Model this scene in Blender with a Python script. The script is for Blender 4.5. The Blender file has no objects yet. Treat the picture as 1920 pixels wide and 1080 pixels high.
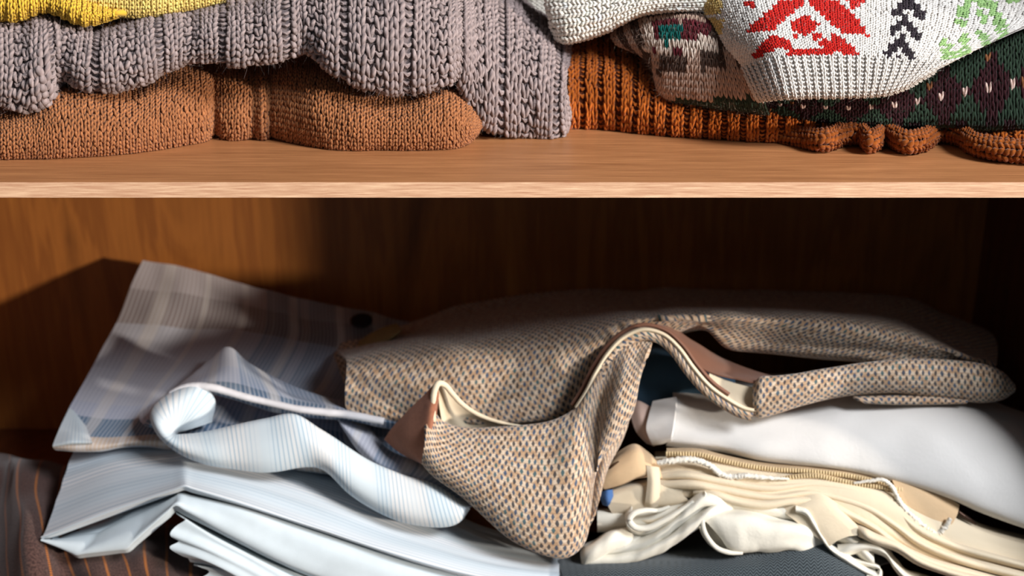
import bpy, math, random
import numpy as np

# ------------------------------------------------------------------ camera, light, exposure
SC = bpy.context.scene
COL = SC.collection
FPX = 2400.0                       # focal length in pixels of a 1920 wide frame
PITCH = math.radians(20.0)
ZS = 0.52                          # top of the shelf board above the wardrobe's bottom board
CAM = np.array([0.0, -1.1615, ZS + 0.3175])

cam_d = bpy.data.cameras.new('camera')
cam_d.sensor_width = 36.0
cam_d.lens = FPX / 1920.0 * 36.0
cam_d.clip_start = 0.05
cam_d.dof.use_dof = True
cam_d.dof.focus_distance = 1.27
cam_d.dof.aperture_fstop = 3.2
cam = bpy.data.objects.new('camera', cam_d)
cam.location = CAM
cam.rotation_euler = (math.pi / 2 - PITCH, 0, 0)
COL.objects.link(cam)
SC.camera = cam

world = bpy.data.worlds.new('room_light')
SC.world = world
world.use_nodes = True
bg = world.node_tree.nodes['Background']
bg.inputs['Color'].default_value = (0.74, 0.90, 1.0, 1)
bg.inputs['Strength'].default_value = 0.12

SUN_AZ = math.radians(61.0)        # from the wardrobe's axis towards the right
SUN_EL = math.radians(6.0)
sun_d = bpy.data.lights.new('low_sun', 'SUN')
sun_d.energy = 3.4
sun_d.color = (1.0, 0.90, 0.78)
sun_d.angle = math.radians(3.0)
sun = bpy.data.objects.new('low_sun', sun_d)
sun.rotation_euler = (math.pi / 2 - SUN_EL, 0, SUN_AZ)
sun.location = (2.2, -1.4, 1.0)
COL.objects.link(sun)

# the window behind the camera: broad soft daylight into the wardrobe
win_d = bpy.data.lights.new('window_light', 'AREA')
win_d.shape = 'RECTANGLE'
win_d.size = 1.1
win_d.size_y = 1.0
win_d.energy = 200
win_d.color = (0.93, 0.96, 1.0)
win = bpy.data.objects.new('window_light', win_d)
win.location = (2.25, -2.0, 2.85)
COL.objects.link(win)
from mathutils import Vector
win.rotation_euler = (Vector((0.1, 0.1, 0.35)) - Vector(win.location)).to_track_quat('-Z', 'Y').to_euler()

vs = SC.view_settings
vs.view_transform = 'Standard'
vs.look = 'None'
vs.gamma = 1.0
vs.use_curve_mapping = False
vs.exposure = 0.0

# ------------------------------------------------------------------ helpers: geometry
RNG = np.random.default_rng(7)
CT, ST = math.cos(PITCH), math.sin(PITCH)


def W(px, py, Y):
    """World point in the plane of depth Y seen along the photo's pixel direction."""
    a = (px - 960.0) / FPX
    b = (540.0 - py) / FPX
    d = np.array([a, CT + b * ST, b * CT - ST])
    k = (Y - CAM[1]) / d[1]
    return CAM + d * k


def Yz(px, py, z):
    """Depth at which that direction meets the height z."""
    b = (540.0 - py) / FPX
    k = (z - CAM[2]) / (b * CT - ST)
    return CAM[1] + k * (CT + b * ST)


def _interp(P, n):
    """Smooth curve(s) through P (K, ..., 3) sampled n times, uniform in index."""
    P = np.asarray(P, float)
    K = P.shape[0]
    x = np.linspace(0, K - 1, n)
    i = np.clip(x.astype(int), 0, K - 2)
    f = (x - i).reshape((-1,) + (1,) * (P.ndim - 1))
    d = np.linalg.norm(np.diff(P[..., :3], axis=0), axis=-1)
    d = np.sqrt(d.reshape(K - 1, -1).mean(axis=1)) + 1e-6
    dd = d.reshape((-1,) + (1,) * (P.ndim - 1))
    s = np.diff(P, axis=0) / dd
    T = np.zeros_like(P)
    T[0], T[-1] = s[0], s[-1]
    if K > 2:
        T[1:-1] = (s[:-1] * dd[1:] + s[1:] * dd[:-1]) / (dd[1:] + dd[:-1])
    h = dd[i]
    p0, p1, t0, t1 = P[i], P[i + 1], T[i] * h, T[i + 1] * h
    f2, f3 = f * f, f * f * f
    return p0 * (2 * f3 - 3 * f2 + 1) + t0 * (f3 - 2 * f2 + f) + p1 * (-2 * f3 + 3 * f2) + t1 * (f3 - f2)


def _resample(G, axis, n):
    """Uniform mean arc length along an axis."""
    G = np.moveaxis(G, axis, 0)
    d = np.linalg.norm(np.diff(G[..., :3], axis=0), axis=-1).reshape(G.shape[0] - 1, -1).mean(axis=1)
    c = np.concatenate([[0], np.cumsum(d)])
    x = np.linspace(0, c[-1], n)
    i = np.clip(np.searchsorted(c, x, side='right') - 1, 0, len(c) - 2)
    f = ((x - c[i]) / np.maximum(c[i + 1] - c[i], 1e-9)).reshape((-1,) + (1,) * (G.ndim - 1))
    R = G[i] * (1 - f) + G[i + 1] * f
    return np.moveaxis(R, 0, axis)


def loft(rows, nu=120, nv=60, even=True):
    """rows: (R, C, 3) world control points -> (nv, nu, 3) smooth grid."""
    rows = np.asarray(rows, float)
    A = _interp(rows, (rows.shape[0] - 1) * 14 + 1)
    B = np.moveaxis(_interp(np.moveaxis(A, 1, 0), (rows.shape[1] - 1) * 14 + 1), 0, 1)
    if even:
        return _resample(_resample(B, 1, nu), 0, nv)
    iu = np.linspace(0, B.shape[1] - 1, nu); iv = np.linspace(0, B.shape[0] - 1, nv)
    return sample(B, iu[None, :].repeat(nv, 0) / (B.shape[1] - 1), iv[:, None].repeat(nu, 1) / (B.shape[0] - 1))


def sample(G, s, t):
    nv, nu = G.shape[:2]
    x = np.clip(s, 0, 1) * (nu - 1); y = np.clip(t, 0, 1) * (nv - 1)
    i = np.clip(x.astype(int), 0, nu - 2); j = np.clip(y.astype(int), 0, nv - 2)
    f = (x - i)[..., None]; g = (y - j)[..., None]
    return (G[j, i] * (1 - f) + G[j, i + 1] * f) * (1 - g) + (G[j + 1, i] * (1 - f) + G[j + 1, i + 1] * f) * g


def normals(G):
    """Unit normals that look towards the viewer's side (rows run away from / down, columns to the right)."""
    du = np.gradient(G, axis=1); dv = np.gradient(G, axis=0)
    n = np.cross(dv, du)
    return n / np.maximum(np.linalg.norm(n, axis=-1, keepdims=True), 1e-12)


def _hash(ix, iy, seed):
    h = (ix * 374761393 + iy * 668265263 + seed * 982451653) & 0x7fffffff
    h = ((h ^ (h >> 13)) * 1274126177) & 0x7fffffff
    return ((h ^ (h >> 16)) & 0xffff) / 32767.5 - 1.0


def vnoise(x, y, seed=0):
    ix = np.floor(x).astype(np.int64); iy = np.floor(y).astype(np.int64)
    fx = x - ix; fy = y - iy
    fx = fx * fx * (3 - 2 * fx); fy = fy * fy * (3 - 2 * fy)
    a = _hash(ix, iy, seed); b = _hash(ix + 1, iy, seed); c = _hash(ix, iy + 1, seed); d = _hash(ix + 1, iy + 1, seed)
    return (a * (1 - fx) + b * fx) * (1 - fy) + (c * (1 - fx) + d * fx) * fy


def arc(G):
    du = np.linalg.norm(np.diff(G, axis=1), axis=-1); dv = np.linalg.norm(np.diff(G, axis=0), axis=-1)
    U = np.concatenate([np.zeros((G.shape[0], 1)), np.cumsum(du, axis=1)], axis=1)
    V = np.concatenate([np.zeros((1, G.shape[1])), np.cumsum(dv, axis=0)], axis=0)
    return U, V


def wrinkle(G, amps, fade=0.0):
    """amps: list of (amplitude, wavelength along u, wavelength along v, skew, seed)"""
    U, V = arc(G)
    U = np.broadcast_to(U.mean(axis=0), U.shape); V = np.broadcast_to(V.mean(axis=1)[:, None], V.shape)
    h = np.zeros(U.shape)
    for (a, lu, lv, sk, sd) in amps:
        h += a * vnoise((U + sk * V) / lu + 31.7 * sd, V / lv + 17.3 * sd, sd)
    if fade:
        s = np.linspace(0, 1, G.shape[1]); e = np.clip(np.minimum(s, 1 - s) / fade, 0, 1)
        h = h * e[None, :]
    return G + normals(G) * h[..., None]


# ------------------------------------------------------------------ helpers: objects
def rgb(r, g, b):
    f = lambda c: (c / 255 / 12.92) if c / 255 <= 0.04045 else ((c / 255 + 0.055) / 1.055) ** 2.4
    return (f(r), f(g), f(b), 1.0)


def mesh_obj(name, verts, faces, mat, parent=None, uv=None, col=None, smooth=True, uvname='UVMap'):
    verts = np.asarray(verts, np.float64).reshape(-1, 3)
    if parent is not None:
        b = np.array(base_of(parent))
        floor_z = (ZS if b[2] > ZS - 0.01 else 0.0) + 0.0006     # nothing sinks into the board it lies on
        verts = np.concatenate([verts[:, :2], np.maximum(verts[:, 2:], floor_z)], axis=1) - b
    me = bpy.data.meshes.new(name)
    faces = np.asarray(faces, np.int32)
    nf, k = faces.shape
    me.vertices.add(len(verts)); me.vertices.foreach_set('co', verts.astype(np.float32).ravel())
    me.loops.add(nf * k); me.loops.foreach_set('vertex_index', faces.ravel())
    me.polygons.add(nf)
    me.polygons.foreach_set('loop_start', np.arange(0, nf * k, k, dtype=np.int32))
    me.polygons.foreach_set('loop_total', np.full(nf, k, np.int32))
    me.update(calc_edges=True)
    if uv is not None:
        l = me.uv_layers.new(name=uvname)
        l.data.foreach_set('uv', np.asarray(uv, np.float32)[faces.ravel()].ravel())
    if col is not None:
        a = me.color_attributes.new('Col', 'FLOAT_COLOR', 'POINT')
        c = np.ones((len(verts), 4), np.float32); c[:, :3] = np.asarray(col)[:, :3]
        a.data.foreach_set('color', c.ravel())
    if smooth:
        me.polygons.foreach_set('use_smooth', np.ones(nf, bool))
    me.validate()
    me.update()
    me.materials.append(mat)
    o = bpy.data.objects.new(name, me)
    COL.objects.link(o)
    if parent is not None:
        o.parent = parent
        _BASE[o.name] = base_of(parent)
    return o


_BASE = {}


def base_of(o):
    return _BASE.get(o.name, (0, 0, 0))


def thing(name, loc, label, cat, group=None):
    o = bpy.data.objects.new(name, None)
    o.empty_display_size = 0.05
    COL.objects.link(o)
    o.location = loc
    _BASE[o.name] = tuple(loc)
    tag(o, label, cat, group)
    return o


def tag(o, label=None, cat=None, group=None, kind=None):
    if label: o['label'] = label
    if cat: o['category'] = cat
    if group: o['group'] = group
    if kind: o['kind'] = kind
    return o


def grid_faces(nv, nu, off=0, flip=False):
    j, i = np.meshgrid(np.arange(nv - 1), np.arange(nu - 1), indexing='ij')
    a = (j * nu + i).ravel() + off
    f = np.stack([a, a + 1, a + nu + 1, a + nu], axis=1)
    return f[:, ::-1] if flip else f


def sheet(name, G, mat, parent, th=0.0015, uvmode='true', rim=True, seam=0.0, uvoff=(0, 0), col=None):
    """Cloth of real thickness from a grid; the given surface is its outer face."""
    nv, nu = G.shape[:2]
    N = normals(G)
    U, V = arc(G)
    if uvmode == 'mean':
        U = np.broadcast_to(U.mean(axis=0), U.shape); V = np.broadcast_to(V.mean(axis=1)[:, None], V.shape)
    elif uvmode == 'norm':
        U = np.broadcast_to(np.linspace(0, 1, nu)[None, :], U.shape); V = np.broadcast_to(np.linspace(0, 1, nv)[:, None], V.shape)
    else:
        k = int(seam * (nu - 1)); U = U - U[:, k:k + 1]
    uv = np.stack([U + uvoff[0], V + uvoff[1]], axis=-1).reshape(-1, 2)
    A = G.reshape(-1, 3); B = (G - N * th).reshape(-1, 3)
    n = nv * nu
    verts = [A, B]; faces = [grid_faces(nv, nu, 0, True), grid_faces(nv, nu, n, False)]
    uvs = [uv, uv]
    if rim:
        ring = np.concatenate([np.arange(nu), np.arange(1, nv) * nu + nu - 1, (nv - 1) * nu + np.arange(nu - 2, -1, -1), np.arange(nv - 2, 0, -1) * nu])
        m = len(ring)
        off = 2 * n
        verts += [A[ring], B[ring]]; uvs += [uv[ring], uv[ring] + np.array([0, th])]
        i = np.arange(m); k = (i + 1) % m
        faces.append(np.stack([off + i, off + k, off + m + k, off + m + i], axis=1))
    cc = None
    if col is not None:
        c = np.asarray(col).reshape(-1, 3); cc = np.concatenate([c, c] + ([c[ring], c[ring]] if rim else []))
    return mesh_obj(name, np.concatenate(verts), np.concatenate(faces), mat, parent, np.concatenate(uvs), cc)


def tube(name, pts, rad, mat, parent, n=60, sides=10, flat=1.0, noise=0.0, seed=1, caps=True):
    P = _interp(np.asarray(pts, float), n)
    r = np.interp(np.linspace(0, 1, n), np.linspace(0, 1, len(np.atleast_1d(rad))), np.atleast_1d(rad))
    T = np.gradient(P, axis=0); T /= np.linalg.norm(T, axis=1, keepdims=True) + 1e-12
    up = np.array([0, 0.3, 1.0])
    S = np.cross(T, up); S /= np.linalg.norm(S, axis=1, keepdims=True) + 1e-12
    Q = np.cross(S, T)
    a = np.linspace(0, 2 * np.pi, sides, endpoint=False)
    R = np.repeat(r[:, None], sides, 1)
    if noise:
        rg = np.random.default_rng(seed); R = R * (1 + noise * rg.uniform(-1, 1, R.shape))
    V = P[:, None] + S[:, None] * (np.cos(a)[None, :, None] * R[..., None]) + Q[:, None] * (np.sin(a)[None, :, None] * R[..., None] * flat)
    i, j = np.meshgrid(np.arange(n - 1), np.arange(sides), indexing='ij')
    b = (i * sides + j).ravel(); c = (i * sides + (j + 1) % sides).ravel()
    F = np.stack([b, c, c + sides, b + sides], axis=1)
    L = np.concatenate([[0], np.cumsum(np.linalg.norm(np.diff(P, axis=0), axis=1))])
    uv = np.stack([np.repeat(L[:, None], sides, 1), np.repeat((a / 6.283)[None], n, 0)], -1).reshape(-1, 2)
    V = V.reshape(-1, 3)
    if caps:
        c0 = len(V); V = np.concatenate([V, P[:1], P[-1:]]); uv = np.concatenate([uv, uv[:1], uv[-1:]])
        k = np.arange(sides)
        F = np.concatenate([F, np.stack([np.full(sides, c0), (k + 1) % sides, k, np.full(sides, c0)], 1)[:, [0, 1, 2, 2]],
                            np.stack([np.full(sides, c0 + 1), (n - 1) * sides + k, (n - 1) * sides + (k + 1) % sides], 1)[:, [0, 1, 2, 2]]])
    return poly_obj(name, V, F, mat, parent, uv)


def poly_obj(name, V, F, mat, parent, uv=None, smooth=True):
    """Quads in which a doubled last index marks a triangle."""
    if parent is not None:
        V = np.asarray(V) - np.array(base_of(parent))
    me = bpy.data.meshes.new(name)
    fs = [tuple(f[:3]) if f[2] == f[3] else tuple(f) for f in np.asarray(F).tolist()]
    me.from_pydata(np.asarray(V).tolist(), [], fs)
    if uv is not None:
        l = me.uv_layers.new(name='UVMap')
        idx = np.zeros(len(me.loops), np.int32); me.loops.foreach_get('vertex_index', idx)
        l.data.foreach_set('uv', np.asarray(uv, np.float32)[idx].ravel())
    if smooth:
        me.polygons.foreach_set('use_smooth', np.ones(len(fs), bool))
    me.materials.append(mat)
    o = bpy.data.objects.new(name, me); COL.objects.link(o)
    if parent is not None: o.parent = parent
    return o


def box(name, lo, hi, mat, parent=None, bevel=0.0):
    lo, hi = np.array(lo, float), np.array(hi, float)
    if parent is not None:
        b = np.array(base_of(parent)); lo, hi = lo - b, hi - b
    v = [(x, y, z) for x in (lo[0], hi[0]) for y in (lo[1], hi[1]) for z in (lo[2], hi[2])]
    f = [(0, 1, 3, 2), (4, 6, 7, 5), (0, 4, 5, 1), (2, 3, 7, 6), (0, 2, 6, 4), (1, 5, 7, 3)]
    me = bpy.data.meshes.new(name); me.from_pydata(v, [], f); me.materials.append(mat)
    o = bpy.data.objects.new(name, me); COL.objects.link(o)
    if bevel:
        m = o.modifiers.new('bevel', 'BEVEL'); m.width = bevel; m.segments = 2
    if parent is not None: o.parent = parent
    return o


# ------------------------------------------------------------------ helpers: knitting
def leg_template(sides=6, rings=5):
    """One half of a V stitch: a (across), b (down, rows), h (height), in units of column / row / column."""
    s = np.linspace(0, 1, rings)
    ca = 0.075 + 0.27 * s ** 0.8
    cb = 0.80 - 1.45 * s
    hh = 0.02 + 0.30 * np.sin(np.pi * (0.08 + 0.86 * s)) ** 0.9
    r = 0.235 * (0.50 + 0.50 * np.sin(np.pi * (0.05 + 0.9 * s)))
    ph = np.linspace(0, 2 * np.pi, sides, endpoint=False)
    a = ca[:, None] + r[:, None] * np.cos(ph)[None]
    h = hh[:, None] + r[:, None] * np.sin(ph)[None]
    b = np.repeat(cb[:, None], sides, 1)
    uv = np.stack([np.repeat(s[:, None], sides, 1), np.repeat((ph / (2 * np.pi))[None], rings, 0)], -1)
    i, j = np.meshgrid(np.arange(rings - 1), np.arange(sides), indexing='ij')
    q = (i * sides + j).ravel(); w = (i * sides + (j + 1) % sides).ravel()
    F = np.stack([q, w, w + sides, q + sides], 1)
    return a.ravel(), b.ravel(), h.ravel(), uv.reshape(-1, 2), F


def purl_template(sides=6, rings=5):
    """A horizontal bead: the back of a stitch."""
    s = np.linspace(-1, 1, rings)
    ca = 0.52 * s
    cb = 0.16 * np.cos(np.pi * s) - 0.05
    hh = 0.02 + 0.22 * np.cos(s * np.pi / 2) ** 0.8
    r = 0.21 * (0.45 + 0.55 * np.cos(s * np.pi / 2))
    ph = np.linspace(0, 2 * np.pi, sides, endpoint=False)
    a = np.repeat(ca[:, None], sides, 1)
    b = cb[:, None] + 1.25 * r[:, None] * np.cos(ph)[None]
    h = hh[:, None] + r[:, None] * np.sin(ph)[None]
    uv = np.stack([np.repeat((s * .5 + .5)[:, None], sides, 1), np.repeat((ph / (2 * np.pi))[None], rings, 0)], -1)
    i, j = np.meshgrid(np.arange(rings - 1), np.arange(sides), indexing='ij')
    q = (i * sides + j).ravel(); w = (i * sides + (j + 1) % sides).ravel()
    F = np.stack([q, w, w + sides, q + sides], 1)[:, ::-1]
    return a.ravel(), b.ravel(), h.ravel(), uv.reshape(-1, 2), F


def knit(parent, G, ncol, nrow, colour, mat, kind=None, t0=0.0, t1=1.0, s0=0.0, s1=1.0, depth=None, jitter=0.05, size=1.0, lift=0.0, seed=1, name='knit_loops', flat=1.0):
    """Lay real yarn loops over a surface. colour(c, r, s, t) -> rgb arrays; kind(c, r) -> 0 knit, 1 purl; depth(c, r) -> height offset."""
    rg = np.random.default_rng(seed)
    N = normals(G)
    c, r = np.meshgrid(np.arange(ncol), np.arange(nrow), indexing='xy')
    c = c.ravel(); r = r.ravel()
    K = np.zeros(len(c), int) if kind is None else kind(c, r)
    sc = s0 + (c + 0.5) / ncol * (s1 - s0); tc = t0 + (r + 0.5) / nrow * (t1 - t0)
    col = np.asarray(colour(c, r, sc, tc), float)
    if col.ndim == 1: col = np.broadcast_to(col[:3], (len(c), 3)).copy()
    col = col * (1 + rg.normal(0, 0.07, (len(c), 1)))
    e = 1.5 / ncol * (s1 - s0)
    cw = np.linalg.norm(sample(G, sc + e / 2, tc) - sample(G, sc - e / 2, tc), axis=-1) / 1.5
    med = np.median(cw); cwh = np.clip(0.5 * cw + 0.5 * med, 0.3 * med, 1.6 * med)
    dep = np.zeros(len(c)) if depth is None else depth(c, r)
    VV, FF, UU, CC = [], [], [], []
    off = 0
    for (tmpl, side, k) in ((leg_template(), 1, 0), (leg_template(), -1, 0), (purl_template(), 1, 1)):
        m = np.nonzero(K == k)[0]
        if not len(m): continue
        a, b, h, uv, F = tmpl
        n = len(m)
        sz = size * (1 + rg.normal(0, 0.06, (n, 1)))
        A = side * a[None] * sz + rg.normal(0, jitter, (n, 1)) + rg.normal(0, jitter, (n, 1)) * b[None]
        B = b[None] * (1 + rg.normal(0, jitter, (n, 1))) + rg.normal(0, jitter, (n, 1))
        H = (h[None] * sz * flat + dep[m][:, None] + rg.normal(0, jitter * 0.6, (n, 1)) + lift) * cwh[m][:, None]
        S = sc[m][:, None] + A / ncol * (s1 - s0); T = tc[m][:, None] + B / nrow * (t1 - t0)
        P = sample(G, S, T) + sample(N, S, T) * H[..., None]
        v = P.reshape(-1, 3)
        f = (F[None] + (np.arange(n) * len(a))[:, None, None]).reshape(-1, 4)
        if side == -1: f = f[:, ::-1]
        VV.append(v); FF.append(f + off); off += len(v)
        UU.append(np.broadcast_to(uv[None] * np.array([1, side]), (n,) + uv.shape).reshape(-1, 2))
        CC.append(np.repeat(col[m], len(a), 0))
    o = mesh_obj(name, np.concatenate(VV), np.concatenate(FF), mat, parent, np.concatenate(UU), np.clip(np.concatenate(CC), 0.002, 1))
    o['kind'] = 'stuff'
    return o


def fuzz(parent, G, n, colour, mat, length=0.006, lift=0.002, t0=0.05, t1=0.95, seed=3, width=0.00007):
    """Loose wool fibres standing off a knit."""
    rg = np.random.default_rng(seed)
    s = rg.uniform(0.005, 0.995, n); t = rg.uniform(t0, t1, n)
    N = sample(normals(G), s, t); N /= np.linalg.norm(N, axis=1, keepdims=True) + 1e-9
    P = sample(G, s, t) + N * lift * rg.uniform(0.3, 1.0, (n, 1))
    L = length * rg.uniform(0.4, 1.3, (n, 1))
    d1 = rg.normal(0, 1, (n, 3)); d1 -= N * (d1 * N).sum(1, keepdims=True) * 0.6
    d1 /= np.linalg.norm(d1, axis=1, keepdims=True); d1 = d1 + N * rg.uniform(0.0, 0.8, (n, 1))
    d2 = d1 + rg.normal(0, 0.7, (n, 3))
    q0 = P; q1 = P + d1 * L * 0.5; q2 = q1 + d2 * L * 0.5
    w = np.cross(d1, rg.normal(0, 1, (n, 3))); w /= np.linalg.norm(w, axis=1, keepdims=True) + 1e-9
    w = w * width
    V = np.stack([q0 - w, q0 + w, q1 - w, q1 + w, q2 - w * .3, q2 + w * .3], 1).reshape(-1, 3)
    k = (np.arange(n) * 6)[:, None]
    F = np.concatenate([k + np.array([[0, 1, 3, 2]]), k + np.array([[2, 3, 5, 4]])])
    c = np.asarray(colour(s, t), float)
    if c.ndim == 1: c = np.broadcast_to(c[:3], (n, 3))
    o = mesh_obj('wool_fuzz', V, F, mat, parent, None, np.repeat(c, 6, 0))
    o['kind'] = 'stuff'
    return o


# ------------------------------------------------------------------ helpers: materials
class Mat:
    def __init__(s, name, rough=0.8, spec=0.25, sheen=0.0):
        s.m = bpy.data.materials.new(name); s.m.use_nodes = True
        s.t = s.m.node_tree; s.b = s.t.nodes['Principled BSDF']
        s.b.inputs['Roughness'].default_value = rough
        s.b.inputs['Specular IOR Level'].default_value = spec
        if sheen:
            s.b.inputs['Sheen Weight'].default_value = sheen
            s.b.inputs['Sheen Roughness'].default_value = 0.5

    def n(s, kind, **kw):
        x = s.t.nodes.new(kind)
        for k, v in kw.items(): setattr(x, k, v)
        return x

    def put(s, sock, v):
        if hasattr(v, 'is_output'): s.t.links.new(v, sock)
        else: sock.default_value = v

    def math(s, op, a, b=0.0, c=0.0):
        x = s.n('ShaderNodeMath', operation=op)
        for i, v in enumerate((a, b, c)): s.put(x.inputs[i], v)
        return x.outputs[0]

    def mix(s, f, a, b, mode='MIX'):
        x = s.n('ShaderNodeMix', data_type='RGBA', blend_type=mode)
        s.put(x.inputs[0], f); s.put(x.inputs[6], a); s.put(x.inputs[7], b)
        return x.outputs[2]

    def uv(s):
        x = s.n('ShaderNodeUVMap'); x.uv_map = 'UVMap'
        y = s.n('ShaderNodeSeparateXYZ'); s.t.links.new(x.outputs[0], y.inputs[0])
        return x.outputs[0], y.outputs[0], y.outputs[1]

    def obj(s):
        x = s.n('ShaderNodeTexCoord'); return x.outputs['Object']

    def vec(s, x, y, z=0.0):
        c = s.n('ShaderNodeCombineXYZ')
        s.put(c.inputs[0], x); s.put(c.inputs[1], y); s.put(c.inputs[2], z)
        return c.outputs[0]

    def scale(s, v, xyz):
        x = s.n('ShaderNodeMapping'); s.put(x.inputs[0], v); x.inputs['Scale'].default_value = xyz
        return x.outputs[0]

    def noise(s, v, scale=5.0, detail=3.0, rough=0.5, dist=0.0):
        x = s.n('ShaderNodeTexNoise'); s.put(x.inputs['Vector'], v)
        x.inputs['Scale'].default_value = scale; x.inputs['Detail'].default_value = detail
        x.inputs['Roughness'].default_value = rough; x.inputs['Distortion'].default_value = dist
        return x.outputs[0]

    def white(s, v):
        x = s.n('ShaderNodeTexWhiteNoise', noise_dimensions='2D'); s.put(x.inputs[0], v); return x.outputs[0]

    def ramp(s, f, stops, interp='LINEAR'):
        x = s.n('ShaderNodeValToRGB'); r = x.color_ramp; r.interpolation = interp
        while len(r.elements) < len(stops): r.elements.new(0.5)
        for e, (p, c) in zip(r.elements, stops): e.position = p; e.color = c
        s.put(x.inputs[0], f); return x.outputs[0]

    def range(s, v, a, b, c=0.0, d=1.0):
        x = s.n('ShaderNodeMapRange', interpolation_type='SMOOTHSTEP')
        s.put(x.inputs[0], v)
        for i, k in enumerate((a, b, c, d)): x.inputs[i + 1].default_value = k
        return x.outputs[0]

    def bump(s, h, strength=0.5, dist=0.001):
        x = s.n('ShaderNodeBump'); x.inputs['Strength'].default_value = strength; x.inputs['Distance'].default_value = dist
        s.put(x.inputs['Height'], h); s.t.links.new(x.outputs[0], s.b.inputs['Normal'])

    def base(s, v): s.put(s.b.inputs['Base Color'], v); s.col = v

    def translucent(s, fac):
        """Thin cloth lets part of the light through."""
        t = s.n('ShaderNodeBsdfTranslucent'); s.put(t.inputs['Color'], s.col)
        x = s.n('ShaderNodeMixShader'); x.inputs[0].default_value = fac
        s.t.links.new(s.b.outputs[0], x.inputs[1]); s.t.links.new(t.outputs[0], x.inputs[2])
        s.t.links.new(x.outputs[0], s.t.nodes['Material Output'].inputs['Surface'])


def m_plain(name, c, rough=0.8, var=0.12, scale=60, bump=0.3, dist=0.0006, sheen=0.0, spec=0.2, thin=0.0):
    m = Mat(name, rough, spec, sheen)
    o = m.obj(); n = m.noise(o, scale, 4)
    k = m.ramp(n, [(0.3, tuple(x * (1 - var) for x in c[:3]) + (1,)), (0.7, tuple(min(1, x * (1 + var)) for x in c[:3]) + (1,))])
    m.base(k)
    f = m.noise(o, 900, 2)
    if bump: m.bump(f, bump, dist)
    if thin: m.translucent(thin)
    return m.m


def m_yarn(name, fibre=0.5, rough=0.9, sheen=0.14):
    """Yarn coloured by the loop's own colour, with the twist of its plies."""
    m = Mat(name, rough, 0.12, sheen)
    a = m.n('ShaderNodeVertexColor', layer_name='Col').outputs[0]
    _, u, v = m.uv()
    tw = m.math('SINE', m.math('MULTIPLY', m.math('ADD', m.math('MULTIPLY', u, 1.6), m.math('MULTIPLY', v, 3.0)), 6.2832))
    f = m.noise(m.obj(), 1400, 3)
    h = m.math('ADD', m.math('MULTIPLY', tw, 0.35), f)
    dark = m.mix(1.0, a, (0.72, 0.70, 0.70, 1), 'MULTIPLY')
    k = m.mix(m.range(h, 0.05, 0.95), dark, a)
    m.base(k)
    m.bump(h, fibre, 0.0009)
    return m.m


def m_attr(name):
    m = Mat(name, 0.9, 0.1, 0.3)
    m.base(m.n('ShaderNodeVertexColor', layer_name='Col').outputs[0])
    return m.m

# ------------------------------------------------------------------ the wardrobe
def m_wood(name, light, dark, axis, stretch=18.0, scale=9.0, bump=0.15, rough=0.45, streak=0.5):
    m = Mat(name, rough, 0.35)
    o = m.obj()
    sc = [scale * stretch] * 3; sc[axis] = scale
    v = m.scale(o, tuple(sc))
    n1 = m.noise(v, 1.0, 6, 0.62, 0.4)
    sc2 = [s * 4.5 for s in sc]; sc2[axis] = scale * 2.2
    n2 = m.noise(m.scale(o, tuple(sc2)), 1.0, 4, 0.7)
    k = m.math('ADD', m.math('MULTIPLY', n1, 1 - streak), m.math('MULTIPLY', n2, streak))
    m.base(m.ramp(k, [(0.30, dark), (0.50, tuple((a + b) / 2 for a, b in zip(light, dark))), (0.66, light)]))
    m.bump(n2, bump, 0.0005)
    return m.m


WOOD_TOP = m_wood('shelf_veneer', rgb(206, 142, 92), rgb(138, 86, 50), 0, 20, 6, streak=0.6)
WOOD_EDGE = m_wood('shelf_edge_banding', rgb(252, 212, 174), rgb(164, 100, 68), 0, 26, 12, streak=0.7, rough=0.5)


def m_back():
    m = Mat('back_panel_veneer', 0.5, 0.3)
    o = m.obj()
    n1 = m.noise(m.scale(o, (9, 9, 1.6)), 1.0, 5, 0.55, 0.9)
    n2 = m.noise(m.scale(o, (120, 120, 5)), 1.0, 4, 0.6)
    k = m.math('ADD', m.math('MULTIPLY', n1, 0.8), m.math('MULTIPLY', n2, 0.2))
    m.base(m.ramp(k, [(0.28, rgb(108, 62, 28)), (0.47, rgb(166, 102, 46)), (0.52, rgb(142, 84, 38)), (0.70, rgb(182, 116, 52))]))
    m.bump(n2, 0.1, 0.0004)
    return m.m


WOOD_BACK = m_back()
WOOD_SIDE = m_wood('side_panel_veneer', rgb(120, 70, 40), rgb(78, 42, 22), 2, 12, 6)

XL, XR, YB = -0.80, 0.655, 0.535
TOPZ = 1.02
for nm, lo, hi, mt in (
        ('wall_back', (XL - .018, YB, -0.018), (XR + .018, YB + 0.012, TOPZ), WOOD_BACK),
        ('wall_left', (XL - .018, 0, -0.018), (XL, YB, TOPZ), WOOD_SIDE),
        ('wall_right', (XR, 0, -0.018), (XR + .018, YB, TOPZ), WOOD_SIDE),
        ('floor', (XL, 0.0, -0.018), (XR, YB, 0.0), WOOD_SIDE),
        ('ceiling', (XL, 0.0, TOPZ - 0.018), (XR, YB, TOPZ), WOOD_SIDE)):
    tag(box(nm, lo, hi, mt), kind='structure')

sh = thing('wooden_shelf', (0, 0, ZS - 0.0148), 'brown wood veneer shelf board with pale front edge across the wardrobe', 'shelf')
box('shelf_board', (XL, 0.0009, ZS - 0.0148), (XR, YB, ZS), WOOD_TOP, sh, 0.0004)
tag(box('edge_banding', (XL, 0.0, ZS - 0.0148), (XR, 0.0009, ZS), WOOD_EDGE, sh, 0.0003), 'pale pinkish wood banding on the front edge')

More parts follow.
